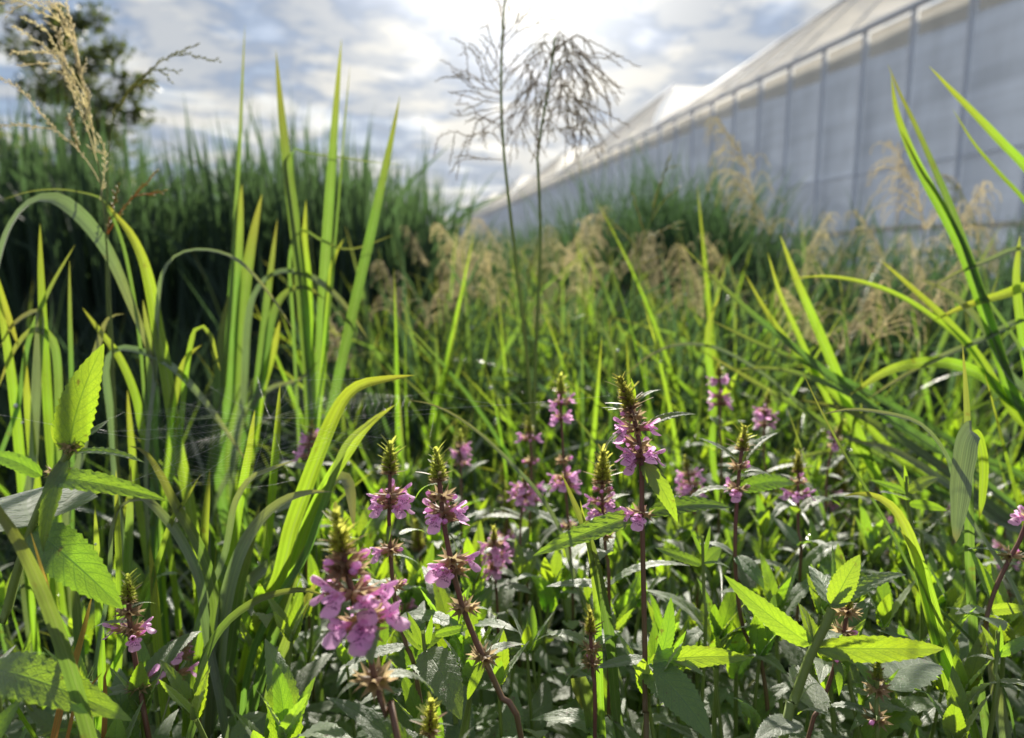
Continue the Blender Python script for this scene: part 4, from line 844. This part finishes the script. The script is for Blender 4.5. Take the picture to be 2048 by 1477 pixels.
woundwort('woundwort with beaded spike left below the sharpest one', [(1206, 922), (1204, 980), (1206, 1040), (1212, 1110), (1218, 1200)], .57, .0125, [(60, 'bbcbbc', .3), (85, 'fbfbfb', 1), (108, 'ffcfff', .2), (150, 'bccbcc', .6)], [((1206, 965), (1170, 945), 0, .7, 1, U), ((1208, 1010), (1262, 990), .02, .8, 1, U)], (190, 60, .055, 3), 92, seed=7, tipv=2)
woundwort('woundwort with silvery upper leaves right of the sharpest one', [(1488, 868), (1480, 930), (1474, 1000), (1470, 1090), (1474, 1180), (1490, 1270), (1530, 1370)], .57, .0125, [(66, 'bbcccb', .2), (112, 'fcb.fc', -2.2), (125, 'b..f..', -1.6)],
    [((1482, 928), (1396, 876), .02, .7, 1, U), ((1484, 925), (1556, 866), .02, .7, 1, U), ((1488, 945), (1545, 955), -.01, .8, 2, U), ((1470, 980), (1360, 1020), .0, .7, 2, U), ((1480, 978), (1590, 968), .03, .8, 1, (0, -.8, .6)), ((1468, 1112), (1390, 1092), .02, .9, 2, U), ((1474, 1112), (1528, 1178), -.03, 1.1, 3, (0, -.6, .8)), ((1490, 1265), (1440, 1290), 0, .8, 2, U)], None, 68, rs=.0021, seed=8, hairs=150)
woundwort('blurred pink woundwort at the back right of the sharpest one', [(1440, 735), (1442, 790), (1440, 860), (1442, 960)], .92, .0135, [(25, 'ffffff', .2), (55, 'ffffff', .9), (75, 'ffcffc', .1)], [((1445, 800), (1475, 745), 0, .8, 1, C_)], (120, 60, .05, 3), 34, seed=9, sub=False)
woundwort('blurred woundwort right of the back pink one', [(1524, 788), (1524, 840), (1526, 900), (1530, 1000)], .92, .0125, [(32, 'fbcffc', .2), (48, 'ffffff', .8), (66, 'ffcffc', .3)], [], (100, 60, .05, 3), 36, seed=10, sub=False, tipv=1)
woundwort('woundwort with few low flowers between two leafy shoots at right', [(1592, 918), (1594, 990), (1596, 1060), (1600, 1150)], .68, .0125, [(42, 'fbcccb', .2), (72, 'ffbf.c', -2.4), (80, 'f.f.cc', -1.2)], [((1592, 960), (1540, 950), .02, .8, 1, U)], (110, 65, .055, 3), 56, seed=11, sub=False, tipv=2)
woundwort('dim purple woundwort behind the silvery leaved one', [(1392, 920), (1392, 980), (1394, 1050), (1396, 1140)], .82, .0135, [(30, 'ffcffc', .2), (48, 'ffffff', .8), (68, 'fcffcf', .3)], [], (100, 60, .05, 3), 36, seed=12, sub=False)
woundwort('faint pink woundwort left of the long slanting culm', [(1654, 850), (1652, 900), (1650, 960), (1648, 1050)], .92, .0125, [(28, 'fbcccf', .2), (48, 'f.cf.c', .8)], [], (90, 60, .05, 3), 36, seed=13, sub=False, tipv=1)
woundwort('small blurred woundwort at the back between the centre spikes', [(920, 868), (921, 920), (922, 980), (924, 1070)], .92, .0125, [(24, 'ffcffc', .2), (40, 'ffffff', .8), (58, 'bcfbcf', .3)], [], (90, 60, .05, 3), 34, seed=14, sub=False)
woundwort('blurred woundwort behind the bent bright blade', [(616, 850), (614, 910), (612, 980), (610, 1080)], .80, .0135, [(28, 'ffcffc', .2), (46, 'ffffff', .8), (62, 'fcfbcf', .3)], [], (90, 60, .05, 3), 36, seed=15, sub=False)
woundwort('small woundwort with pale green tip left of the large spike', [(256, 1168), (258, 1220), (262, 1270), (274, 1340), (286, 1410), (302, 1500)], .48, .0125, [(58, 'cccbcc', 0), (92, 'fccfcc', .1), (108, 'b.f..f', .3), (208, 'cccfcc', -1.9)],
    [((256, 1245), (178, 1262), .01, .55, 1, U), ((262, 1215), (312, 1208), .02, .4, 1, U), ((284, 1372), (402, 1262), .06, .8, 1, (0, -.8, .6)), ((276, 1378), (132, 1470), .0, .75, 2, U), ((276, 1372), (240, 1392), -.01, .8, 1, U)], None, 78, rs=.0020, hairs=150, seed=16, tipv=1)
woundwort('drooping purple woundwort behind the small pale tipped one', [(362, 1270), (356, 1320), (352, 1370), (380, 1420), (420, 1500)], .58, .0135, [(26, 'bfcbcb', .2), (50, 'ffcffc', .8), (72, 'ffcf.c', 1.4)], [((362, 1280), (410, 1264), 0, .6, 1, U)], None, 36, seed=17, sub=False)
woundwort('blurred woundwort in the hollow right of the leaning spike', [(990, 1062), (990, 1110), (992, 1170), (996, 1260)], .70, .0135, [(30, 'ffcffc', .2), (52, 'ffffff', .8), (70, 'fcffcf', .3)], [], (110, 60, .05, 3), 40, seed=18, sub=False)
woundwort('dim woundwort below the blurred one with a flower ring, centre', [(1044, 948), (1042, 1000), (1040, 1060), (1040, 1150)], .80, .0135, [(26, 'ffcffc', .2), (48, 'ffffff', .8)], [], (90, 60, .05, 3), 34, seed=19, sub=False, tipv=2)
woundwort('budding woundwort tip at the bottom edge, centre', [(862, 1420), (860, 1470), (858, 1530), (856, 1600)], .38, .013, [(110, 'bcbcbc', .2)], [((860, 1448), (818, 1440), 0, .5, 1, U), ((862, 1452), (906, 1452), 0, .5, 1, U)], None, 96, seed=20)
woundwort('small budding woundwort left of the sharpest stem base', [(1180, 1236), (1182, 1290), (1186, 1350), (1190, 1440)], .50, .0115, [(62, 'cccccc', .2), (92, 'cbcccc', .9)], [((1184, 1300), (1072, 1282), .03, .8, 2, U), ((1188, 1298), (1240, 1270), .03, .7, 1, U), ((1186, 1330), (1130, 1370), 0, .8, 2, U)], None, 64, seed=21, group='budding woundworts', tipv=1)
woundwort('budding woundwort with spread leaves near the lower right corner', [(1756, 1332), (1754, 1380), (1752, 1440), (1750, 1510)], .43, .0120, [(48, 'cccccc', .2), (108, 'cccbcc', .6)],
    [((1756, 1376), (1704, 1312), .02, .85, 1, C_), ((1758, 1385), (1858, 1388), .0, .6, 1, U), ((1760, 1375), (1878, 1330), .06, 1.2, 3, U), ((1752, 1436), (1636, 1424), .02, .8, 2, U), ((1748, 1430), (1690, 1412), .02, .6, 1, U), ((1766, 1372), (1798, 1338), .0, .5, 0, C_), ((1760, 1360), (1802, 1356), 0, .3, 0, U)], None, 56, rs=.0016, green=True, seed=22, group='budding woundworts')
woundwort('half hidden woundwort with one low flower under the upright bright leaf', [(1700, 1196), (1692, 1240), (1680, 1290), (1664, 1350), (1640, 1420), (1610, 1500)], .47, .0130, [(30, 'cccccc', .2), (72, 'cccccb', .6), (116, 'b.bf.b', -2.2)], [((1672, 1318), (1678, 1392), -.015, .9, 2, C_), ((1690, 1262), (1636, 1240), 0, .3, 0, U)], None, 48, rs=.0016, seed=23, tipv=2)
# leafy, not in flower
LG = 'leafy woundworts without flowers'
woundwort('tall leafy woundwort with large lit leaves at the left edge', [(148, 888), (130, 918), (104, 965), (78, 1020), (52, 1090), (30, 1160), (10, 1240), (-12, 1340)], .41, .01, [(6, 'cccccc', .2), (66, 'cc.cc.', .4)],
    [((136, 905), (208, 688), -.004, .9, 3, (.2, -1, .1)), ((128, 900), (102, 850), .0, .8, 3, C_), ((132, 916), (86, 1104), -.01, .86, 4, C_), ((150, 905), (290, 926), .0, .52, 1, (0, -.4, 1)), ((160, 880), (218, 840), .02, .6, 0, C_),
     ((100, 958), (336, 1002), .0, .62, 2, (0, -.75, .8)), ((84, 952), (-40, 912), .0, .85, 2, (0, -.7, .7)), ((66, 1060), (245, 1218), -.02, .98, 3, (.35, -.85, .35)), ((70, 1050), (96, 972), .09, 2.4, 3, (0, -.35, 1)), ((56, 1080), (-60, 1060), .02, 1.2, 2, U), ((130, 895), (110, 862), .01, .6, 1, U)], None, 46, rs=.0030, hairs=900, seed=30, green=True, group=LG)
woundwort('low leafy woundwort with broad arched leaf at the lower left edge', [(-20, 1300), (-26, 1360), (-30, 1420), (-36, 1500)], .38, .01, [], [((-20, 1340), (264, 1442), -.01, .95, 5, (.1, -.6, .8)), ((-10, 1335), (32, 1290), .02, .8, 0, C_), ((-26, 1500), (44, 1396), .02, 1.0, 3, C_)], None, 40, seed=31, green=True, group=LG)
woundwort('leafy woundwort shoot between the large and the leaning spikes', [(846, 1262), (850, 1300), (862, 1360), (880, 1440)], .47, .01, [],
    [((852, 1300), (922, 1440), -.05, 1.15, 3, (0, -.65, .75)), ((850, 1296), (905, 1248), .02, .8, 1, (0, -.9, .4)), ((846, 1296), (812, 1222), .01, .7, 0, C_), ((850, 1298), (864, 1230), .0, .7, 0, C_), ((844, 1300), (800, 1240), .02, .6, 1, C_), ((856, 1306), (832, 1330), 0, 1, 2, U), ((870, 1270), (940, 1256), .02, .7, 1, (0, -.9, .4))], None, None, seed=32, green=True, group=LG)
woundwort('leafy green woundwort shoot below the silvery leaved one', [(1405, 1072), (1406, 1130), (1408, 1200), (1410, 1290)], .55, .01, [],
    [((1404, 1130), (1310, 1096), .02, .8, 1, (0, -.7, .7)), ((1408, 1128), (1442, 1096), .02, 1.2, 3, C_), ((1404, 1110), (1380, 1060), .01, .5, 0, C_), ((1407, 1112), (1420, 1052), .01, .5, 0, C_), ((1406, 1128), (1462, 1140), .0, .7, 2, U)], None, None, rs=.0018, seed=33, green=True, group=LG)
woundwort('stout leafy woundwort with a thick pale green stem at lower right', [(1664, 1218), (1648, 1258), (1626, 1298), (1606, 1350), (1586, 1410), (1564, 1490)], .42, .01, [],
    [((1622, 1290), (1448, 1150), .02, .75, 1, (.1, -1, .1)), ((1628, 1296), (1888, 1298), .02, .60, 1, (0, -1, .25)), ((1664, 1212), (1720, 1110), .01, 1.25, 3, C_), ((1660, 1210), (1652, 1190), .01, 1.6, 3, C_), ((1664, 1208), (1618, 1132), .04, 1.1, 0, (0, -.5, .8)), ((1664, 1214), (1812, 1150), .04, .45, 1, (0, -.5, 1)), ((1620, 1290), (1596, 1205), .01, .35, 0, C_), ((1625, 1285), (1612, 1218), .01, .35, 0, C_), ((1664, 1212), (1664, 1090), .03, .3, 0, C_), ((1630, 1300), (1680, 1276), .03, .8, 2, U), ((1590, 1440), (1510, 1480), -.03, 1.1, 3, U), ((1596, 1430), (1664, 1436), -.02, .7, 2, U), ((1600, 1400), (1640, 1370), .05, 1.4, 3, (0, -.6, .7))], None, None, rs=.0034, hairs=500, seed=34, green=True, group=LG)
woundwort('leafy topped woundwort right of the slanting culm', [(1812, 952), (1814, 1000), (1826, 1060), (1846, 1130)], .60, .01, [],
    [((1812, 985), (1738, 960), .0, .8, 1, (0, -.7, .7)), ((1816, 985), (1878, 956), .02, .8, 1, (0, -.7, .7)), ((1812, 980), (1808, 930), .0, .6, 0, C_), ((1812, 982), (1784, 934), .01, .6, 0, C_), ((1818, 1008), (1894, 1022), .0, .9, 1, (0, -.9, .4)), ((1810, 1000), (1760, 985), -.02, 1.2, 3, U)], None, None, seed=35, green=True, group=LG)
woundwort('leaning woundwort with a pink bud at the right edge', [(2058, 1030), (2040, 1080), (2016, 1124), (1990, 1180), (1972, 1240), (1960, 1320)], .54, .0135, [(8, 'ff.ffc', .4), (90, 'bccc.c', .6)],
    [((2030, 1112), (1935, 1098), .01, .6, 1, U), ((1990, 1190), (1966, 1130), .01, .6, 0, C_), ((1985, 1200), (1940, 1100), .02, .7, 0, C_), ((1972, 1222), (2060, 1218), .0, .9, 1, (0, -.9, .4)), ((1970, 1235), (2008, 1262), -.03, 1.4, 3, U), ((1970, 1240), (1890, 1215), .02, .7, 1, U)], None, None, seed=36, hairs=200, tipv=2)
woundwort('pale leafy shoot rising at the right edge below the leaning woundwort', [(1996, 1262), (1994, 1300), (1990, 1350), (1986, 1430)], .50, .01, [],
    [((1994, 1318), (1962, 1250), .01, .8, 0, C_), ((1992, 1318), (2000, 1250), .0, .8, 0, C_), ((1996, 1310), (2070, 1270), .01, .8, 1, (0, -.9, .4)), ((1990, 1320), (1920, 1330), .02, .7, 2, U), ((1988, 1370), (2060, 1400), .0, .9, 2, U)], None, None, seed=37, green=True, group=LG)

# ------------------------------------------------------------------ filler woundworts: prototypes at the root, then copies
def proto(seed, h, flowering):
    rr = random.Random(seed); t = thing('woundwort', (0, 0, 0), 'x', 'wildflower'); P = cr([V((0, 0, 0)), V((rr.gauss(0, .015), rr.gauss(0, .015), h * .5)), V((rr.gauss(0, .03), rr.gauss(0, .03), h))], 24)
    mb = MB(); mb.tube(P, .0022, .0012, 7, 0, True); link('stem', mb.mesh('stem', 'woundwort_stem' if flowering else 'green_stem'), t)
    yaw = rr.random() * 3; z = .16; top = h * (.72 if flowering else .97)
    while z < top:
        A = P[int(z / h * 23)]; big = .10 * (1 - .45 * (z / h)) * rr.uniform(.85, 1.1)
        for k in (0, 1):
            a = yaw + math.pi * k + rr.gauss(0, .2); el = rr.uniform(-.25, .5) + (.35 if z > top - .07 and not flowering else 0)
            put_leaf(t, V((0, 0, 0)), A, A + V((math.cos(a) * math.cos(el), math.sin(a) * math.cos(el), math.sin(el))) * big, V((0, 0, 1)), rr.uniform(.85, 1.15), rr.randrange(6))
        yaw += 1.57 + rr.gauss(0, .15); z += rr.uniform(.045, .06)
    if flowering:
        for q, ks in ((.76, 'ccbccc'), (.85, 'fcbffc'), (.895, 'ffbfff')): whorl(t, V((0, 0, 0)), P[int(q * 23)], V((0, 0, 1)), .013, ks, rr.random() * 3, rr, False)
        link('bud_cluster', TIP[seed % 3], t, Matrix.Translation(P[-1] - V((0, 0, .036))) @ Matrix.Diagonal((.034, .034, .038, 1)))
    else:
        for k in range(4):
            a = yaw + 1.57 * k; A = P[-1]; put_leaf(t, V((0, 0, 0)), A, A + V((math.cos(a) * .5, math.sin(a) * .5, 1)) * rr.uniform(.025, .04), V((math.cos(a), math.sin(a), .3)) * -1, .9, 0)
    return t
protos = [proto(50 + i, h, f) for i, (h, f) in enumerate(((.5, True), (.54, True), (.46, False), (.42, False), (.48, False), (.38, False)))]
placed = set(); occ = []
def fill(count, dr, pxr, ytab, pf, group, label, seed):
    rr = random.Random(seed); made = 0; tries = 0
    while made < count and tries < count * 40:
        tries += 1; d = dr[0] + (dr[1] - dr[0]) * rr.random(); px = rr.uniform(*pxr); yt = interp(ytab, d) + rr.gauss(0, 40); b = at(px, yt, d); h = min(.66, b.z)
        if h < .2 or any((b.x - o[0]) ** 2 + (b.y - o[1]) ** 2 < .036 ** 2 for o in occ): continue
        occ.append((b.x, b.y)); i = rr.choice((0, 1)) if rr.random() < pf else rr.choice((2, 3, 4, 5)); pr = protos[i]
        c = pr if i not in placed else copy_tree(pr); placed.add(i); s = h / (.5, .54, .46, .42, .48, .38)[i]
        c.location = (b.x, b.y, 0); c.rotation_euler = (rr.gauss(0, .06), rr.gauss(0, .06), rr.random() * 6.28); c.scale = (s, s, s); fl = i < 2
        tag(c, label[0] if fl else label[1], 'wildflower', group[0] if fl else group[1]); made += 1; PEND.append((c, label[0] if fl else label[1], px, d, LM_PLANT, .62))
YT = [(.45, 1440), (.55, 1340), (.7, 1200), (.9, 1060), (1.2, 940), (1.6, 840), (2.2, 740)]
GP = ('small woundworts in flower', 'leafy undergrowth woundworts')
fill(105, (.47, .82), (540, 2150), YT, .04, GP, ('small flowering woundwort', 'leafy undergrowth woundwort'), 1)
fill(80, (.8, 1.5), (680, 2150), YT, .13, GP, ('small flowering woundwort', 'leafy undergrowth woundwort'), 2)
fill(30, (.47, .9), (-60, 560), [(.45, 1470), (.9, 1220)], .0, GP, ('small flowering woundwort', 'leafy undergrowth woundwort'), 3)
for i, pr in enumerate(protos):
    if i not in placed: pr.location = (-1.4 - .1 * i, .9, 0); tag(pr, 'leafy woundwort outside the left edge', 'wildflower', 'undergrowth woundworts left')

# low leaf mass under the canopy
rr = random.Random(77); mb = MB()
for i in range(8200):
    y = rr.uniform(.35, 2.2); x = rr.uniform(-1.2, 1.2) * (y * .9 + .3); z = rr.random() ** .8 * .34; a = rr.random() * 6.28; el = rr.uniform(-.5, .6); d = V((math.cos(a) * math.cos(el), math.sin(a) * math.cos(el), math.sin(el))); s = d.cross(V((rr.gauss(0, .4), rr.gauss(0, .4), 1))).normalized(); n_ = s.cross(d); L = rr.uniform(.03, .07); p = V((x, y, z)); wv = L * rr.uniform(.13, .2); b = len(mb.v)
    mb.v += [p, p + d * L * .35 + s * wv + n_ * .12 * L, p + d * L * .4 + n_ * .08 * L, p + d * L * .35 - s * wv + n_ * .12 * L, p + d * L]
    mb.face((b, b + 2, b + 1)); mb.face((b, b + 3, b + 2)); mb.face((b + 1, b + 2, b + 4)); mb.face((b + 2, b + 3, b + 4))
tag(link('undergrowth_leaves', mb.mesh('undergrowth_leaves', 'small_leaf')), 'low mass of small leaves shading the soil', kind='stuff')

# dew drops on the blades; pale opaque colour stands in for part of their glint
m, nt = newmat('water_drop'); p = N('ShaderNodeBsdfPrincipled', nt); p.inputs['Base Color'].default_value = (.7, .72, .7, 1); p.inputs['Roughness'].default_value = .28; p.inputs['IOR'].default_value = 1.33; p.inputs['Specular IOR Level'].default_value = .8
o = N('ShaderNodeOutputMaterial', nt); nt.links.new(p.outputs[0], o.inputs[0])
rr = random.Random(31); mb = MB(); bpy.context.view_layer.update()
bl = [o for o in COL.objects if o.name.startswith('blade') and o.parent is not None]
for i in range(520):
    o = rr.choice(bl); v = rr.choice(o.data.vertices); q = o.matrix_world @ v.co; x, y_, d = proj(q)
    if q.z < .3 or y_ < 430: continue
    r = rr.uniform(.0016, .0030) * (1 if d > .8 else .5); n = 10; b = len(mb.v)
    for a in range(1, 6):
        mb.v += [q + V((math.cos(6.283 * k / n) * math.sin(math.pi * a / 6), math.sin(6.283 * k / n) * math.sin(math.pi * a / 6), math.cos(math.pi * a / 6))) * r for k in range(n)]
    mb.v += [q + V((0, 0, r)), q - V((0, 0, r))]
    for a in range(4):
        for k in range(n): mb.face((b + a * n + k, b + (a + 1) * n + k, b + (a + 1) * n + (k + 1) % n, b + a * n + (k + 1) % n))
    for k in range(n): mb.face((b + 5 * n, b + k, b + (k + 1) % n)); mb.face((b + 5 * n + 1, b + 4 * n + (k + 1) % n, b + 4 * n + k))
tag(link('dew_drops', mb.mesh('dew_drops', 'water_drop')), 'tiny dew drops glinting on the grass blades', kind='stuff')

# ------------------------------------------------------------------ spider web
def web():
    c = at(540, 836, .60); X = V((1, .12, .06)).normalized(); Yv = V((-.1, .96, .26)).normalized(); t = thing('spider_web', c, 'fine spider web stretched flat between the grass blades', 'spider web')
    rr = random.Random(5); spokes = []
    def thread(name, pts, r): mb = MB(); mb.tube(pts, r, r, 3); link(name, mb.mesh(name, 'web_silk'), t)
    for i in range(20):
        a = 6.283 * i / 20 + rr.gauss(0, .07); r = .118 * rr.uniform(.75, 1.2); e = X * (math.cos(a) * r) + Yv * (math.sin(a) * r * .8); spokes.append(e); thread('radial_thread', [V((0, 0, 0)), e * .5 - V((0, 0, .003)), e], .00005)
    pts = []
    for k in range(20 * 15):
        q = .3 + .62 * k / 300; pts.append(spokes[k % 20] * q - V((0, 0, .0012 * rr.random())))
    thread('spiral_thread', pts, .000026)
    for i, e in ((0, (1220, 792)), (1, (1010, 812)), (19, (860, 875)), (9, (215, 838)), (10, (120, 830)), (11, (0, 830)), (12, (350, 940)), (5, (828, 752)), (15, (590, 960))):
        w_ = at(*e, .56) - c; thread('anchor_thread', [spokes[i], spokes[i].lerp(w_, .5) - V((0, 0, .001)), w_], .00006)
web()
name_them()
